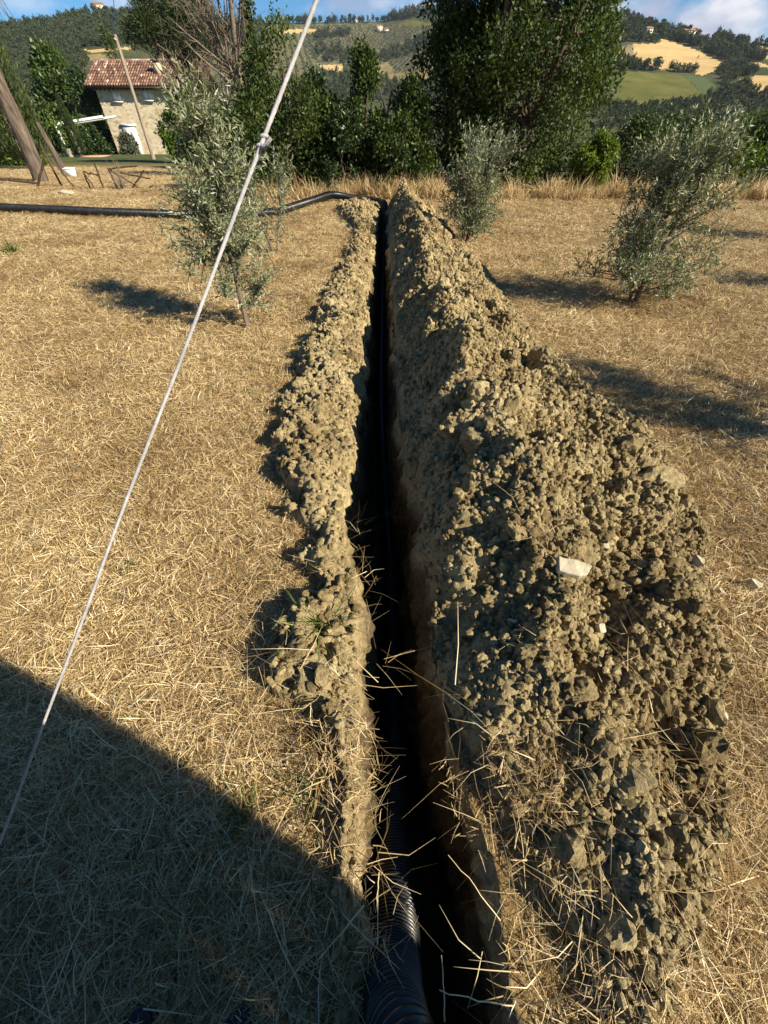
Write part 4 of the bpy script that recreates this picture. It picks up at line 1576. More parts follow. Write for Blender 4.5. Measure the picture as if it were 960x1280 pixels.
    for px, h in ((776, 9), (783, 11), (800, 10), (809, 10), (818, 9), (827, 12), (833, 9), (847, 12), (853, 11), (859, 12), (866, 9), (872, 9), (890, 6), (897, 7), (905, 8), (912, 8), (920, 9), (926, 10), (931, 10), (944, 7), (951, 6), (957, 8), (966, 8)):
        far_tree(px, float(np.interp(px, [q[0] for q in RIDGE], [q[1] for q in RIDGE])) + 1.5, h * .72, 0, 'dark tree on the crest above the golden wheat', 'trees on the crest above the wheat', 'crest_tree')
    for px, py, h in ((788, 86, 10), (797, 86.5, 8), (806, 88, 9), (819, 89, 10.5)):
        far_tree(px, py, h, 0, 'round tree along the lower edge of the golden wheat', 'round trees between wheat and meadow', 'field_tree')
    far_tree(871, 76, 5, 1, 'thin lone tree standing in the golden wheat', None, 'lone_tree')

    # farmhouses on the hills
    wall = simple('rendered_wall', [(0.3, (.50, .43, .33)), (0.7, (.62, .55, .44))], .6, .9)
    roof = simple('far_roof', [(0.3, (.24, .13, .08)), (0.7, (.34, .20, .13))], .6, .9)
    pane = simple('far_window', [(0.3, (.03, .03, .03)), (0.7, (.05, .05, .05))], 4, .4)

    def farm(px, py, w, d, h, rz, label, tower=False):
        p = hit(px, py)
        root = empty('farmhouse', p - np.array([0, 0, .6]), rz, label, 'house', 'farmhouses on the far hills')
        mb = MB().box((0, 0, h / 2), (w, d, h))
        mb.build('wall', wall, root)
        rf = MB()
        e = .5
        V = [(-w / 2 - e, -d / 2 - e, h - .1), (w / 2 + e, -d / 2 - e, h - .1), (w / 2 + e, d / 2 + e, h - .1), (-w / 2 - e, d / 2 + e, h - .1), (-w / 2 - e, 0, h + d * .22), (w / 2 + e, 0, h + d * .22)]
        rf.add(V, [[0, 1, 5, 4], [2, 3, 4, 5], [0, 3, 2, 1]])
        rf.add(V, [[0, 4, 3], [1, 2, 5]])
        rf.build('roof', roof, root)
        for k in range(max(2, int(w / 4))):
            x = -w / 2 + (k + .5) * w / max(2, int(w / 4))
            for z in ([1.6, 4.4] if h > 5 else [1.6]):
                MB().box((x, -d / 2 - .02, z), (1.0, .12, 1.3)).build('window', pane, root)
    farm(125, 15, 11, 8, 6, .2, 'pale farmhouse on top of the wooded hill')
    farm(38, 34, 20, 5, 3.5, .1, 'long low pale building on the left end of the wooded ridge')
    farm(149, 18, 9, 6, 3.5, 0, 'small low house on the wooded ridge above the stone house roof')
    farm(474, 40, 13, 9, 8, .3, 'pale villa alone among the olive groves, taller of the pair')
    farm(482, 40.5, 12, 8, 5, -.1, 'low wing beside the pale villa among the olive groves')
    farm(512, 19, 10, 9, 9, .2, 'white house on the skyline among cypresses')
    farm(527, 17, 12, 9, 10, -.2, 'tall pale house on the skyline near the great dark tree')
    farm(538, 14, 12, 9, 11, .3, 'pale house highest on the skyline beside the great dark tree')
    farm(444, 28.5, 9, 7, 5, 0, 'tiny pale house on the skyline above the middle of the hedge')
    farm(386, 29, 10, 7, 5, 0, 'tiny white house on the skyline beside the white cord')
    farm(808, 45, 8, 7, 6, .2, 'pale house in the wood just above the golden wheat')
    farm(858, 47, 14, 7, 5.5, .2, 'white house under the crest trees right of the wood')
    farm(866, 42, 9, 6, 4, 0, 'low pale house on the crest between dark trees')


build_far()


# ------------------------------------------------------------------ the stone house
def build_house():
    m, nt, n, l, bs = new_mat('stone_wall')
    tc = n.new('ShaderNodeTexCoord')
    mp = n.new('ShaderNodeMapping'); mp.inputs['Scale'].default_value = (2.6, 2.6, 4.6)
    l.new(tc.outputs['Object'], mp.inputs[0])
    v = n.new('ShaderNodeTexVoronoi'); v.inputs['Scale'].default_value = 1.0
    l.new(mp.outputs[0], v.inputs['Vector'])
    e = n.new('ShaderNodeTexVoronoi'); e.feature = 'DISTANCE_TO_EDGE'
    l.new(mp.outputs[0], e.inputs['Vector'])
    sp_ = n.new('ShaderNodeSeparateColor'); l.new(v.outputs['Color'], sp_.inputs[0])
    c = ramp(n, l, sp_.outputs[0], [(0.0, (.36, .26, .13)), (0.3, (.64, .51, .30)), (0.7, (.78, .66, .44)), (1.0, (.62, .51, .36))])
    c = mixc(n, l, ramp(n, l, e.outputs['Distance'], [(0.02, (1, 1, 1)), (0.09, (0, 0, 0))]), c, (.56, .49, .36))
    l.new(c, bs.inputs['Base Color']); bs.inputs['Roughness'].default_value = .95
    bump(n, l, e.outputs['Distance'], .8, .05, bs)
    wall = m
    m, nt, n, l, bs = new_mat('roof_tiles')
    t = attr(n, 'tone')
    c = ramp(n, l, t, [(0.0, (.07, .036, .025)), (0.4, (.17, .088, .06)), (0.75, (.29, .18, .125)), (1.0, (.52, .43, .34))])
    l.new(mixc(n, l, 1.0, c, ramp(n, l, noise_node(n, l, 6, 5, .7, wpos(n)), [(.3, (.65, .62, .6)), (.7, (1.2, 1.15, 1.1))]), 'MULTIPLY'), bs.inputs['Base Color'])
    bs.inputs['Roughness'].default_value = .9
    tile = m
    timber = simple('dark_timber', [(0.3, (.05, .035, .025)), (0.7, (.10, .07, .05))], 8, .8)
    r = np.random.default_rng(500)
    Yf = 65.0
    xl, xr = at(124, 125, Yf)[0], at(217, 125, Yf)[0]
    zb = float(terrain(xl, Yf)) - .4
    ze = at(180, 108, Yf - .6)[2]
    zr = at(180, 76, Yf + 3.6)[2]
    W, H = xr - xl, ze - zb + .15
    D = 7.4
    root = empty('stone_house', (xl, Yf, zb), 0, 'two storey stone house with red tiled roof and white shutters beyond the field', 'house')
    wins = [(at(145, 120, Yf)[0] - xl, at(145, 126.5, Yf)[2] - zb, 1.05, 1.15), (at(184, 120, Yf)[0] - xl, at(184, 125, Yf)[2] - zb, 1.05, 1.15)]
    # walls with the window openings left out of the front
    mb = MB()
    xs = sorted({0, W} | {round(x - w / 2, 3) for x, z, w, h in wins} | {round(x + w / 2, 3) for x, z, w, h in wins})
    zs = sorted({0, H} | {round(z, 3) for x, z, w, h in wins} | {round(z + h, 3) for x, z, w, h in wins})
    for a, b in zip(xs[:-1], xs[1:]):
        for c0, c1 in zip(zs[:-1], zs[1:]):
            mx, mz = (a + b) / 2, (c0 + c1) / 2
            if any(abs(mx - x) < w / 2 and z < mz < z + h for x, z, w, h in wins):
                continue
            mb.add([(a, 0, c0), (b, 0, c0), (b, 0, c1), (a, 0, c1)], [[0, 1, 2, 3]])
    for x, z, w, h in wins:
        x0, x1 = x - w / 2, x + w / 2
        for q in ([(x0, 0, z), (x0, .3, z), (x0, .3, z + h), (x0, 0, z + h)], [(x1, 0, z), (x1, 0, z + h), (x1, .3, z + h), (x1, .3, z)],
                  [(x0, 0, z), (x1, 0, z), (x1, .3, z), (x0, .3, z)], [(x0, 0, z + h), (x0, .3, z + h), (x1, .3, z + h), (x1, 0, z + h)]):
            mb.add(q, [[0, 1, 2, 3]])
    g = zr - zb - .15
    mb.add([(0, 0, 0), (0, 0, H), (0, D / 2, g), (0, D, H), (0, D, 0)], [[0, 1, 2, 3, 4]])
    mb.add([(W, 0, 0), (W, D, 0), (W, D, H), (W, D / 2, g), (W, 0, H)], [[0, 1, 2, 3, 4]])
    mb.add([(0, D, 0), (0, D, H), (W, D, H), (W, D, 0)], [[0, 1, 2, 3]])
    mb.build('wall', wall, root)
    for x, z, w, h in wins:
        f = MB().box((x, .16, z + h / 2), (w - .02, .06, h - .02)).build('window', M['white'], root)
        for s in (-1, 1):
            MB().box((x + s * w / 4, .11, z + h / 2), (w / 2 - .04, .05, h - .06)).build('shutter', M['white'], f)
        MB().box((x, -.06, z - .05), (w + .24, .3, .09)).build('sill', M['white'], f)
    # roof: rows of barrel tiles running down the slope
    e0, ov = .75, .85
    sl_len = math.hypot(D / 2 + e0, (zr - ze))
    x0, x1 = -ov, at(247, 100, Yf)[0] - xl
    ze_l, zr_l = ze - zb, zr - zb
    under = MB()
    for s in (0, 1):
        ya, yb = (-e0, D / 2) if s == 0 else (D + e0, D / 2)
        q = [(x0, ya, ze_l - .02), (x1, ya, ze_l - .02), (x1, yb, zr_l - .02), (x0, yb, zr_l - .02)]
        q2 = [(a, b, c - .14) for a, b, c in q]
        under.add(q + q2, [[0, 1, 2, 3], [4, 7, 6, 5], [0, 4, 5, 1], [1, 5, 6, 2], [2, 6, 7, 3], [3, 7, 4, 0]])
    rf = under.build('roof', timber, root)
    t = MB()
    pitch = .30
    nr = int((x1 - x0) / pitch)
    courses = 9
    th = np.linspace(0, math.pi, 5)
    for s in (0, 1):
        ya, yb = (-e0 - .08, D / 2) if s == 0 else (D + e0 + .08, D / 2)
        for k in range(nr):
            xc = x0 + (k + .5) * pitch
            for j in range(courses):
                f0, f1 = j / courses, (j + 1.12) / courses
                f1 = min(f1, 1.0)
                rr = .105 * (1 + .08 * r.normal())
                rings = []
                for f, lift, sc in ((f0, .035, 1.12), (f1, .0, .9)):
                    y = ya + (yb - ya) * f; z = ze_l + (zr_l - ze_l) * f + lift + .01
                    rings.append([(xc + rr * sc * math.cos(q), y, z + rr * sc * math.sin(q)) for q in th])
                V = rings[0] + rings[1]
                F = [[i, i + 1, i + 6, i + 5] for i in range(4)]
                t.add(V, F, float(np.clip(r.normal(.5, .24), 0, 1)))
    t.build('tiles', tile, root)['kind'] = 'stuff'
    rg = MB()
    for k in range(int((x1 - x0) / .45)):
        x = x0 + k * .45
        ring = lambda xx, q: [(xx, D / 2 + q * math.cos(a), zr_l + .02 + q * math.sin(a)) for a in th]
        rg.add(ring(x, .15) + ring(x + .48, .125), [[i, i + 5, i + 6, i + 1] for i in range(4)], float(np.clip(r.normal(.75, .15), 0, 1)))
    rg.build('ridge_tiles', tile, root)['kind'] = 'stuff'
    # rafters under the eave
    for k in range(18):
        MB().box((.2 + k * (W - .4) / 17, -.36, ze_l - .22), (.1, .72, .12)).build('rafter', timber, root)
    # chimney and a dark skylight
    cx = at(199, 92, Yf + 1.4)[0] - xl
    cz = ze_l + (zr_l - ze_l) * (1.4 + e0) / (D / 2 + e0)
    ch = MB().box((cx, 1.4, cz + .35), (.75, .6, 1.1)).build('chimney', wall, root)
    MB().box((cx, 1.4, cz + 1.0), (.95, .8, .12)).build('chimney_cap', tile, ch)
    # ground floor door with white surround
    dx, dz0, dz1 = at(163, 165, Yf)[0] - xl, 0, at(163, 158, Yf)[2] - zb
    dd = MB().box((dx, -.04, dz1 / 2), (1.5, .12, dz1)).build('door', M['white'], root)
    MB().box((dx, -.07, dz1 + .1), (1.9, .2, .18)).build('lintel', M['white'], dd)
    for s in (-1, 1):
        MB().box((dx + s * .36, -.11, dz1 * .45), (.6, .04, dz1 * .8)).build('door_panel', M['white'], dd)
    # lower annex roof on the right
    ax0, ax1 = W + .05, at(246, 112, Yf)[0] - xl
    az = at(235, 116, Yf)[2] - zb
    MB().box(((ax0 + ax1) / 2, 2.6, az / 2 - .1), (ax1 - ax0, 5.0, az - .2)).build('annex_wall', wall, root)
    t = MB()
    for k in range(int((ax1 - ax0 + .3) / .3)):
        xc = ax0 + .15 + k * .3
        for j in range(4):
            y0, y1 = -.4 + j * .75, -.4 + (j + 1.1) * .75
            z0, z1 = az + .28 * j * .75, az + .28 * (j + 1.1) * .75
            V = [(xc + .115 * math.cos(q), y0, z0 + .03 + .115 * math.sin(q)) for q in th] + [(xc + .1 * math.cos(q), y1, z1 + .1 * math.sin(q)) for q in th]
            t.add(V, [[i, i + 1, i + 6, i + 5] for i in range(4)], float(np.clip(r.normal(.45, .22), 0, 1)))
    t.build('annex_tiles', tile, root)['kind'] = 'stuff'
    MB().add([(ax0, -.4, az), (ax1, -.4, az), (ax1, 2.7, az + .87), (ax0, 2.7, az + .87)], [[0, 1, 2, 3]]).build('annex_roof', timber, root)
    # lavender grey bush by the door
    leafy('wisteria_bush', (xl + dx + .1, Yf - 1.5), 'grey flowering bush against the door of the stone house', 'bush', 2.6, 1.2, 1.7, 520, 'grove_leaf', n=5000, leaf=.22, lobes=26, base=.05)


build_house()


# ------------------------------------------------------------------ garden things in the middle distance
def pole_between(mb, a, b, r0, r1, sides=7, seed=0, wob=.0):
    a, b = np.asarray(a, float), np.asarray(b, float)
    s = np.linspace(0, 1, 8)[:, None]
    P = a + (b - a) * s
    if wob:
        P[1:-1] += np.random.default_rng(seed).normal(size=(6, 3)) * wob
    mb.tube(P, np.linspace(r0, r1, 8), sides, jitter=.04, seed=seed)


def build_garden():
    # utility pole
    Yp = 42.0
    b, t = at(195, 208, Yp), at(143.5, 43, Yp)
    zb = float(terrain(b[0], Yp)) - .3
    root = empty('wooden_pole', (b[0], Yp, zb), 0, 'tall bare wooden utility pole in front of the stone house', 'pole')
    o = np.array([b[0], Yp, zb])
    mb = MB(); pole_between(mb, b - o + np.array([0, 0, min(0, zb - b[2])]), t - o, .155, .10, 9, 1, .01)
    mb.build('shaft', M['pole_wood'], root, True)
    ins = MB(); ins.tube([t - o + np.array([.0, -.1, -.25]), t - o + np.array([.0, -.26, -.2])], [.03, .03], 6); ins.build('insulator', M['white'], root)
    # overhead line leaving the pole top
    e = at(133, -60, Yp + 14)
    w = np.linspace(0, 1, 20)[:, None]
    P = t + (e - t) * w; P[:, 2] -= .5 * (4 * w * (1 - w))[:, 0]
    root = empty('overhead_wire', tuple(t), 0, 'thin dark wire rising from the top of the wooden pole', 'wire')
    mb = MB(); mb.tube(P - t, .022, 5); mb.build('strand', M['glass_black'], root)
    # pergola
    Yq = 52.0
    a, c = at(66, 156, Yq), at(129, 146, Yq + 2)
    ft = at(83, 196, Yq)
    zb = float(terrain(a[0], Yq)) - .1
    o = np.array([a[0], Yq, zb])
    root = empty('pergola', tuple(o), 0, 'white pergola with a sloping beam joined to the left end of the stone house', 'pergola')
    bm_ = MB(); bm_.tube([a - o, c - o], [.12, .12], 4); bm_.build('beam', M['white'], root)
    bm_ = MB(); bm_.tube([a - o + np.array([.2, 2.2, 0]), c - o + np.array([.2, 2.2, 0])], [.10, .10], 4); bm_.build('beam', M['white'], root)
    for x, y in ((.25, 0), (.25, 2.2)):
        p = MB().tube([(x, y, 0), (x, y, a[2] - zb - .12)], [.13, .13], 8); p.build('post', M['white'], root)
    r = np.random.default_rng(530)
    iv = MB(); n = 520
    tt = r.random(n)
    PP = np.stack([.25 + .25 * r.normal(size=n), .2 * r.normal(size=n), tt * (a[2] - zb) + .1], -1)
    PP[: n // 3] = (a - o) + (c - a) * (r.random((n // 3, 1)) ** 2 * .5) + .25 * r.normal(size=(n // 3, 3))
    leaf_cards(iv, PP, r.normal(size=(n, 3)), .22, .15, r); iv.build('vine', M['bright_leaf'], root)
    # terracotta paving strip and plant pot by the pergola
    g = at(88, 193, 50)
    z = float(terrain(g[0], 50))
    root = empty('plant_pot', (g[0], 50, z - .02), 0, 'pale round flower pot at the foot of the pergola post', 'flower pot')
    mb = MB(); mb.tube([(0, 0, 0), (0, 0, .1), (0, 0, .55), (0, 0, .62)], [.26, .30, .40, .44], 14); mb.build('pot', M['stone'], root)
    r = np.random.default_rng(531); lf = MB(); n = 300
    leaf_cards(lf, np.array([0, 0, .6]) + .22 * r.normal(size=(n, 3)) * [1, 1, .6], r.normal(size=(n, 3)) + [0, 0, 1], .2, .1, r); lf.build('plant', M['oak_leaf'], root)
    g = at(109, 192, 51)
    pav = simple('terracotta', [(0.3, (.36, .20, .11)), (0.7, (.48, .30, .18))], 3, .9)
    o = MB().box((0, 0, 0), (3.4, 2.2, .08)).build('brick_terrace', pav)
    o.location = (g[0], 51, float(terrain(g[0], 51)) + .03); o['kind'] = 'structure'
    # light grey plastic crate on the grass
    g = at(87.5, 213, 19.5); z = float(terrain(g[0], 19.5))
    root = empty('storage_crate', (g[0], 19.5, z - .01), .3, 'light grey plastic tub standing alone on the dry grass beside the pine trunks', 'crate')
    mb = MB()
    w0, w1, h = .15, .17, .27
    ring = lambda s, z_: [(-s, -s * .8, z_), (s, -s * .8, z_), (s, s * .8, z_), (-s, s * .8, z_)]
    V = ring(w0, 0) + ring(w1, h) + ring(w1 - .025, h) + ring(w0 - .02, .03)
    F = [[0, 1, 5, 4], [1, 2, 6, 5], [2, 3, 7, 6], [3, 0, 4, 7], [4, 5, 9, 8], [5, 6, 10, 9], [6, 7, 11, 10], [7, 4, 8, 11], [8, 9, 13, 12], [9, 10, 14, 13], [10, 11, 15, 14], [11, 8, 12, 15], [12, 13, 14, 15], [3, 2, 1, 0]]
    mb.add(V, F); mb.build('tub', M['white'], root)
    mb = MB(); mb.tube([(-w1 - .012, -w1 * .8 - .012, h - .02), (w1 + .012, -w1 * .8 - .012, h - .02), (w1 + .012, w1 * .8 + .012, h - .02), (-w1 - .012, w1 * .8 + .012, h - .02), (-w1 - .012, -w1 * .8 - .012, h - .02)], .014, 5)
    mb.build('rim', M['white'], root)

    # rustic fence of leaning rough poles, pixel ends -> points in the plane of the fence
    def fence(label, Yv, rails, loc_px):
        b = at(loc_px[0], loc_px[1], Yv); zb = float(surf(b[0], Yv))
        root = empty('rustic_fence', (b[0], Yv, zb), 0, label, 'fence', 'rustic pole fences beside the pines')
        o = np.array([b[0], Yv, zb])
        for k, (nm, p, q, rad, dy) in enumerate(rails):
            A, B = at(*p, Yv + dy), at(*q, Yv + dy * .4)
            lo = A if A[2] < B[2] else B
            if nm in ('post', 'brace'):
                hi = B if lo is A else A
                d = unit(lo - hi)
                gz = float(surf(lo[0], lo[1])) - .08
                lo = hi + d * ((hi[2] - gz) / max(-d[2], .2))
                A, B = lo, hi
            mb = MB(); pole_between(mb, A - o, B - o, rad, rad * .85, 7, k + int(Yv * 10), .008)
            mb.build(nm, M['fence_wood'], root, True)
    fence('rough fence of crossed dark poles between the crate and the feathery olive', 14.6,
          [('post', (134, 247), (118, 203), .028, 0), ('brace', (118, 246), (104, 215), .022, .1), ('rail', (104, 215), (122, 219), .020, .1), ('brace', (121, 240), (104, 215), .02, 0),
           ('post', (151, 247), (135, 210), .026, 0), ('rail', (135, 211), (172, 207.5), .022, 0), ('brace', (156, 249), (180, 213), .024, .1), ('brace', (193, 246), (137, 212), .022, .1),
           ('rail', (150, 216), (188, 223), .02, .1)], (135, 247))
    fence('tripod of three dark poles leaning together beside the thick pine trunk', 15.2,
          [('post', (46, 239), (56, 194), .034, 0), ('post', (80, 239), (50, 180), .032, .2), ('brace', (101, 244), (62, 196), .026, 0)], (70, 240))
    # smaller fence pieces right at the left edge
    fence('low dark rail running out of view left of the thick pine trunk', 15.6,
          [('rail', (-20, 222), (46, 229), .035, .0), ('post', (-6, 240), (-8, 215), .035, 0)], (10, 235))
    # pale rock in the grass under the tripod
    me = clod_mesh(88, 3, .3); me.materials.clear(); me.materials.append(M['stone'])
    o = bpy.data.objects.new('rock', me); COL.objects.link(o)
    g = G(84, 243); o.location = (g[0], g[1], .03); o.scale = (.42, .22, .16)
    tag(o, 'flat pale rock in the grass at the foot of the leaning poles', 'rock')
    # small bleached tuft bush at the fence
    r = np.random.default_rng(540)
    g = G(124, 246)
    root = empty('dry_bush', (g[0], 14.4, float(surf(g[0], 14.4)) - .02), 0, 'small dry grey bush tangled in the crossed pole fence', 'bush')
    mb = MB()
    for k in range(60):
        B, br = branch((0, 0, 0), (r.normal() * .5, r.normal() * .4, 1), .35 + .4 * r.random(), .006, r, 4, .2); mb.tube(B, br, 3, cap=False)
    mb.build('stems', M['pole_wood'], root)


build_garden()


# ------------------------------------------------------------------ stones on the heap
def build_stones():
    r = np.random.default_rng(600)

    def on_heap(px, py):
        d = ray(px, py)
        t = np.linspace(.6, 6, 4000)
        P = np.array([0, 0, CAMH]) + d * t[:, None]
        g = surf(P[:, 0], P[:, 1]) - P[:, 2]
        return P[np.argmax(g > 0)]

    def slab(px, py, w, h, th, seed, label, name='stone', tilt=(0, 0), rz=0.0):
        r = np.random.default_rng(seed)
        p = on_heap(px, py)
        k = int(r.integers(5, 8))
        if seed == 1:
            out = np.array([(-.5, -.38), (.12, -.46), (.34, -.40), (.52, .12), (.30, .30), (-.10, .36), (-.46, .46)])
        else:
            a = np.sort(r.random(k)) * 6.28; out = np.stack([np.cos(a), np.sin(a)], -1) * (.4 + .12 * r.random(k))[:, None]
        out = out * [w, h]
        bm = bmesh.new()
        top = [bm.verts.new((x, y, th / 2 + .08 * th * r.normal())) for x, y in out]
        bot = [bm.verts.new((x * 1.06, y * 1.06, -th / 2)) for x, y in out]
        n = len(out)
        bm.faces.new(top); bm.faces.new(bot[::-1])
        for i in range(n):
            bm.faces.new((top[i], bot[i], bot[(i + 1) % n], top[(i + 1) % n]))
        bmesh.ops.recalc_face_normals(bm, faces=bm.faces)
        bmesh.ops.bevel(bm, geom=list(bm.edges), offset=min(w, h) * .025, segments=1, affect='EDGES')
        bmesh.ops.triangulate(bm, faces=bm.faces)
        bmesh.ops.subdivide_edges(bm, edges=bm.edges, cuts=2, use_grid_fill=True)
        for v in bm.verts:
            q = v.co / max(min(w, h), .01)
            k = float(fbm(np.array([q.x * 2.3 + seed]), np.array([q.y * 2.3 + q.z]), 3, seed)[0])
            v.co += v.normal * k * min(w, h) * .06
        me = bpy.data.meshes.new(name); bm.to_mesh(me); bm.free()
        o = bpy.data.objects.new(name, me); COL.objects.link(o); me.materials.append(M['stone'])
        o.location = (p[0], p[1], p[2] + th * .5 + (.028 if seed == 1 else .018))
        o.rotation_euler = (tilt[0], tilt[1], rz)
        tag(o, label, 'stone')
    slab(712, 716, .125, .075, .022, 1, 'large flat pale stone slab lying on the middle of the soil heap', tilt=(.25, .12), rz=-.08)
    slab(747, 790, .05, .042, .02, 2, 'small pale stone chip on the heap just below the flat slab', tilt=(.3, .2), rz=.4)
    slab(753, 687, .035, .05, .02, 3, 'small white stone chip on the heap just above the flat slab', tilt=(.3, .1), rz=.2)
    slab(893, 898, .055, .04, .025, 4, 'pale stone low on the right side of the heap, below all others', tilt=(.2, .3), rz=.1)
    slab(896, 743, .04, .035, .02, 5, 'white stone chip on the right foot of the heap', tilt=(.3, .3), rz=.6)
    slab(866, 706, .06, .075, .035, 6, 'rough pale stone near the right foot of the heap between dark clods', tilt=(.2, .4), rz=.3)
    slab(933, 736, .085, .05, .04, 7, 'rounded grey stone in the straw at the right foot of the heap', tilt=(.1, .3), rz=0)
    slab(638, 780, .05, .02, .015, 8, 'thin white stone sliver in the shade on the left slope of the heap', tilt=(.2, -.2), rz=-.2)
    # two big pale lumps on the heap
    for px, py, s, lab, sd in ((592, 556, .17, 'big bright lump of clay catching the sun on the crest of the heap', 90), (818, 606, .22, 'big smooth dark lump of clay on the far right of the heap', 91)):
        p = on_heap(px, py)
        o = bpy.data.objects.new('clay_lump', clod_mesh(sd, 4, .35)); COL.objects.link(o)
        o.location = (p[0], p[1], p[2] + s * .12); o.scale = (s, s * .9, s * .8); o.rotation_euler = (.3, .2, sd)
        tag(o, lab, 'clay lump')


build_stones()


# ------------------------------------------------------------------ green weeds and loose stalks
def build_weeds():
    r = np.random.default_rng(620)
    spots = [(400, 785, .26, 70, 'green grass tuft growing out of the bank at the trench edge'), (166, 712, .10, 26, 'tiny green weed in the dry grass beside the white cord'),
             (300, 1010, .16, 40, 'sparse green weed at the edge of the shadow near the camera'), (385, 1000, .15, 34, 'green weed in the straw right beside the near trench edge'),
             (150, 745, .05, 10, 'pale green sprig in the dry grass below the tiny weed'), (15, 316, .35, 70, 'low green weed patch in the far left of the dry field'),
             (230, 950, .07, 16, 'reddish green rosette in the straw by the edge of the shadow')]
    for k, (px, py, h, n, lab) in enumerate(spots):
        g = G(px, py, .08 if k == 0 else 0)
        z = float(surf(g[0], g[1]))
        root = empty('grass_tuft' if k == 0 else 'weed', (g[0], g[1], z - .005), 0, lab, 'weed', None)
        me = blades(n, .02 + .12 * h, h * .5, h, (15, 65), .0055 if k != 5 else .012, r, curve=.9)
        obj('blade_cluster', me, M['green'], root)
    # single stalks that catch the light
    stalks = [((324, 1112), (378, 1240), .05, 'long pale straw stalk leaning in the shadow left of the pipe'), ((560, 1068), (625, 1150), .05, 'thin pale stalk bent over the right edge of the trench'),
              ((550, 1238), (640, 1258), .10, 'thick pale straw lying across the bottom right of the trench'), ((552, 1195), (556, 1275), .12, 'upright pale stalk standing right of the pipe'),
              ((398, 1200), (455, 1133), .12, 'pale stalk rising over the left lip of the trench'), ((470, 1140), (474, 1090), .12, 'short upright stalk in front of the dark pipe'),
              ((100, 1190), (96, 1245), .06, 'short bright stalk upright in the near shadow')]
    for k, (a, b, z, lab) in enumerate(stalks):
        A, B = G(*a, z + .10), G(*b, z)
        if k in (4, 5):
            A, B = G(*a, z), G(*b, z + .10)
        root = empty('straw_stalk', tuple(B), 0, lab, 'straw', None)
        s = np.linspace(0, 1, 9)[:, None]
        P = (A - B) * s + np.array([0, 0, .02]) * np.sin(s * 3.14) + .0012 * r.normal(size=(9, 3))
        mb = MB(); mb.tube(P, np.linspace(.0017, .0009, 9), 6, tone=.9); mb.build('stem', M['straw'], root, True)


build_weeds()


# ------------------------------------------------------------------ the photographer, standing left of the trench
def skinned(name, verts, edges, radii, mat, parent, root_v=0, sub=2):
    me = bpy.data.meshes.new(name)
    me.from_pydata(verts, edges, []); me.update()
    o = bpy.data.objects.new(name, me); COL.objects.link(o); o.parent = parent
    sk = o.modifiers.new('skin', 'SKIN'); sk.use_smooth_shade = True
    for v, r_ in zip(me.skin_vertices[0].data, radii):
        v.radius = r_ if isinstance(r_, tuple) else (r_, r_)
        v.use_root = False
    me.skin_vertices[0].data[root_v].use_root = True
    sb = o.modifiers.new('subdivision', 'SUBSURF'); sb.levels = sub; sb.render_levels = sub
    me.materials.append(mat)
    return o


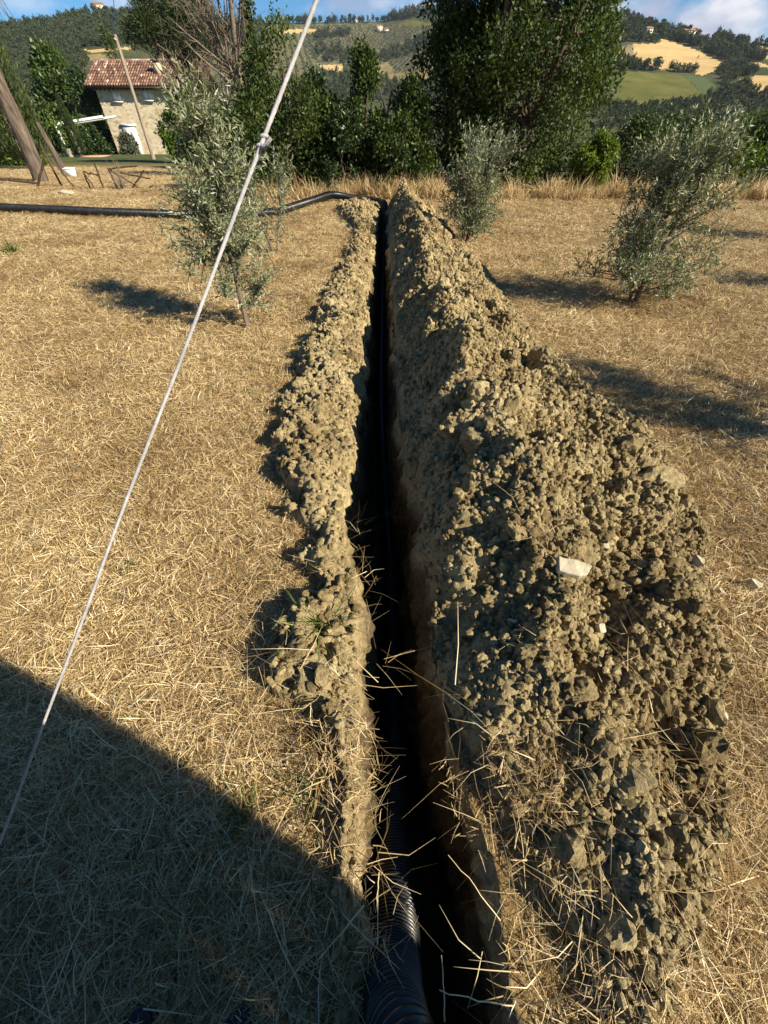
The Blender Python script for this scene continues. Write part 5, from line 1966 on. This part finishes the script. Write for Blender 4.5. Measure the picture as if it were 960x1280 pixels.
def build_person():
    fx = [(-.62, -.40), (-.36, -.40)]
    root = empty('person', (-.50, -.45, 0), 0, 'person in dark trousers and dark shoes standing at the bottom edge of the view', 'person')
    o = np.array([-.50, -.45, 0])
    L = lambda *p: tuple(np.array(p) - o)
    # body: one continuous surface
    V = [L(-.48, -.47, .95), L(-.47, -.46, 1.08), L(-.46, -.44, 1.25), L(-.45, -.42, 1.40), L(-.44, -.37, 1.50), L(-.43, -.31, 1.60), L(-.42, -.29, 1.70)]
    E = [(0, 1), (1, 2), (2, 3), (3, 4), (4, 5), (5, 6)]
    Rr = [(.16, .12), (.15, .11), (.17, .12), (.16, .11), (.06, .06), (.085, .095), (.08, .09)]

    def chain(start, pts):
        prev = start
        for p, r_ in pts:
            V.append(L(*p)); Rr.append(r_); E.append((prev, len(V) - 1)); prev = len(V) - 1
    chain(0, [((-.39, -.46, .88), .105), ((-.37, -.44, .50), .068), ((-.36, -.47, .12), .045), ((-.36, -.47, .06), .045)])
    chain(0, [((-.58, -.46, .88), .105), ((-.61, -.44, .50), .068), ((-.62, -.47, .12), .045), ((-.62, -.47, .06), .045)])
    chain(3, [((-.26, -.42, 1.40), .065), ((-.20, -.42, 1.15), .050), ((.02, -.17, 1.40), .036), ((.045, -.09, 1.47), .030)])
    chain(3, [((-.64, -.43, 1.40), .065), ((-.70, -.47, 1.12), .050), ((-.69, -.42, .90), .034), ((-.69, -.41, .86), .030)])
    skinned('body', V, E, Rr, M['jacket'], root, 0)
    # trousers over the legs
    V = [L(-.48, -.47, 1.0), L(-.48, -.47, .92), L(-.39, -.46, .86), L(-.37, -.44, .50), L(-.36, -.475, .09), L(-.58, -.46, .86), L(-.61, -.44, .50), L(-.62, -.475, .09)]
    skinned('trousers', V, [(0, 1), (1, 2), (2, 3), (3, 4), (1, 5), (5, 6), (6, 7)], [(.165, .125), (.17, .13), .115, .085, .07, .115, .085, .07], M['cloth'], root, 0)
    # shoes
    for x in (-.365, -.615):
        V = [L(x, -.50, .045), L(x, -.42, .055), L(x, -.33, .045), L(x, -.265, .038)]
        s = skinned('shoe', V, [(0, 1), (1, 2), (2, 3)], [(.040, .04), (.042, .05), (.050, .042), (.040, .030)], M['shoe'], root, 1)
        mb = MB()
        a = np.linspace(0, 6.283, 20, endpoint=False)
        out = np.stack([x + .048 * np.cos(a) * (1 + .18 * np.sin(a)), -.385 + .155 * np.sin(a)], -1)
        Vb = np.vstack([np.column_stack([out, np.full(20, .0)]), np.column_stack([out, np.full(20, .022)])]) - o
        mb.add(Vb, [[i, (i + 1) % 20, 20 + (i + 1) % 20, 20 + i] for i in range(20)])
        mb.add(np.vstack([Vb[20:], Vb[20:].mean(0)]), [[i, (i + 1) % 20, 20] for i in range(20)])
        mb.build('sole', M['shoe'], s)
        lc = MB()
        for k in range(4):
            y = -.40 + .028 * k
            lc.tube([np.array(L(x - .022, y, .098 - .010 * k)), np.array(L(x, y + .004, .106 - .010 * k)), np.array(L(x + .022, y, .098 - .010 * k))], .0028, 5)
        lc.build('laces', M['glass_black'], s)
    # head with face and hair
    hd = MB()
    n1, n2 = 20, 28
    u = np.linspace(0, math.pi, n1)[:, None]; v = np.linspace(0, 2 * math.pi, n2, endpoint=False)[None]
    X_, Y_, Z_ = np.sin(u) * np.cos(v), np.sin(u) * np.sin(v), np.cos(u) * np.ones_like(v)
    jaw = 1 - .22 * np.clip(-Z_, 0, 1)
    nose = .30 * np.exp(-((X_ / .16) ** 2 + ((Z_ + .12) / .20) ** 2)) * (Y_ > 0)
    eye = -.08 * (np.exp(-(((X_ - .36) / .16) ** 2 + ((Z_ - .06) / .10) ** 2)) + np.exp(-(((X_ + .36) / .16) ** 2 + ((Z_ - .06) / .10) ** 2))) * (Y_ > 0)
    mouth = .05 * np.exp(-((X_ / .28) ** 2 + ((Z_ + .50) / .07) ** 2)) * (Y_ > 0)
    P = np.stack([X_ * .075 * jaw, (Y_ + nose + eye + mouth) * .095 * jaw, Z_ * .12], -1).reshape(-1, 3)
    tiltm = np.array(Euler((-.5, 0, 0)).to_matrix())
    P = P @ tiltm.T + np.array(L(-.425, -.28, 1.68))
    i = np.arange(n1 - 1)[:, None] * n2; j = np.arange(n2)[None]; k = (j + 1) % n2
    hd.add(P, np.stack([i + j, i + n2 + j, i + n2 + k, i + k], -1).reshape(-1, 4))
    h = hd.build('head', M['skin'], root, True)
    hr = MB()
    sel = P.reshape(n1, n2, 3)
    cen = P.mean(0)
    Q = cen + (sel - cen) * 1.09
    m = ((Z_ > .25) | ((Y_ < .15) & (Z_ > -.45))).astype(bool)
    F = np.stack([i + j, i + n2 + j, i + n2 + k, i + k], -1).reshape(-1, 4)
    F = F[m.ravel()[F].all(1)]
    hr.add(Q.reshape(-1, 3), F); hr.build('hair', M['hair'], h, True)
    for s in (-1, 1):
        MB().tube(np.array([(s * .074, 0, -.02), (s * .088, -.01, .0), (s * .084, -.015, .03), (s * .074, -.01, .035)]) + np.array(L(-.425, -.29, 1.68)), [.012, .014, .012, .006], 6).build('ear', M['skin'], h, True)
    # hands: palm, four unequal fingers and a thumb; the right one closes on the edge of the phone, the left one hangs
    def hand(name_, w, ax, out, palm_n, curl, scale=1.0):
        """w wrist, ax along the hand, out towards the thumb side, palm_n out of the palm"""
        w, ax, out, palm_n = np.asarray(w, float), unit(ax), unit(out), unit(palm_n)
        V, E, Rr = [], [], []

        def put(p, r_, prev):
            V.append(L(*p)); Rr.append(r_ if isinstance(r_, tuple) else (r_, r_))
            if prev is not None:
                E.append((prev, len(V) - 1))
            return len(V) - 1
        a0 = put(w, (.027, .021), None)
        a1 = put(w + ax * .045, (.037, .016), a0)
        a2 = put(w + ax * .082, (.036, .013), a1)
        for f, ln in enumerate((.9, 1.0, .95, .75)):
            b = w + ax * (.094 - .004 * abs(f - 1)) + out * (.026 - .0175 * f)
            p = put(b, .0105, a2)
            d = ax
            for k, seg in enumerate((.042, .027, .021)):
                d = unit(d + palm_n * curl * (.55 + .12 * f))
                b = b + d * seg * ln
                p = put(b, (.0095, .0088, .0075)[k], p)
        b = w + ax * .035 + out * .034 + palm_n * .008
        p = put(b, .0135, a1)
        for k, seg in enumerate((.036, .028)):
            b = b + unit(ax * .8 + out * (.55 - .5 * k) + palm_n * (.35 + .5 * curl)) * seg
            p = put(b, (.0115, .0095)[k], p)
        skinned(name_, V, E, Rr, M['skin'], root, 1)
    hand('hand', (.045, -.09, 1.475), (.05, .35, 1.0), (-.5, -.7, .3), (-1.0, .1, .15), .75)
    hand('hand', (-.69, -.41, .86), (.05, .15, -1.0), (.2, 1.0, .15), (1.0, -.1, 0), .28)
    # the phone, its camera side just behind the viewpoint
    ph = bpy.data.objects.new('phone', None); COL.objects.link(ph)
    ph.location = (-.015, -.035, 1.565)
    ph.rotation_euler = cam.rotation_euler
    tag(ph, 'black phone held up in the right hand of the person', 'phone')
    bm = bmesh.new(); bmesh.ops.create_cube(bm, size=1.0)
    for v_ in bm.verts: v_.co = (v_.co.x * .072, v_.co.y * .147, v_.co.z * .008)
    bmesh.ops.bevel(bm, geom=list(bm.edges), offset=.003, segments=2, affect='EDGES')
    me = bpy.data.meshes.new('case'); bm.to_mesh(me); bm.free()
    obj('case', me, M['glass_black'], ph)
    MB().box((0, 0, .0046), (.066, .14, .0008)).build('screen', M['glass_black'], ph)


build_person()


# ------------------------------------------------------------------ thin summer haze over the whole valley
def build_haze():
    x, y, z0, z1 = 3600.0, 3600.0, -60.0, 330.0
    o = MB().box((0, 0, (z0 + z1) / 2), (2 * x, 2 * y, z1 - z0)).build('haze', None)
    m = bpy.data.materials.new('haze'); m.use_nodes = True
    n, l = m.node_tree.nodes, m.node_tree.links
    n.clear()
    out = n.new('ShaderNodeOutputMaterial')
    v = n.new('ShaderNodeVolumePrincipled')
    v.inputs['Color'].default_value = (.80, .88, 1.0, 1)
    v.inputs['Density'].default_value = 0.00006
    v.inputs['Anisotropy'].default_value = 0.2
    l.new(v.outputs[0], out.inputs['Volume'])
    o.data.materials.append(m)
    o['kind'] = 'stuff'


build_haze()
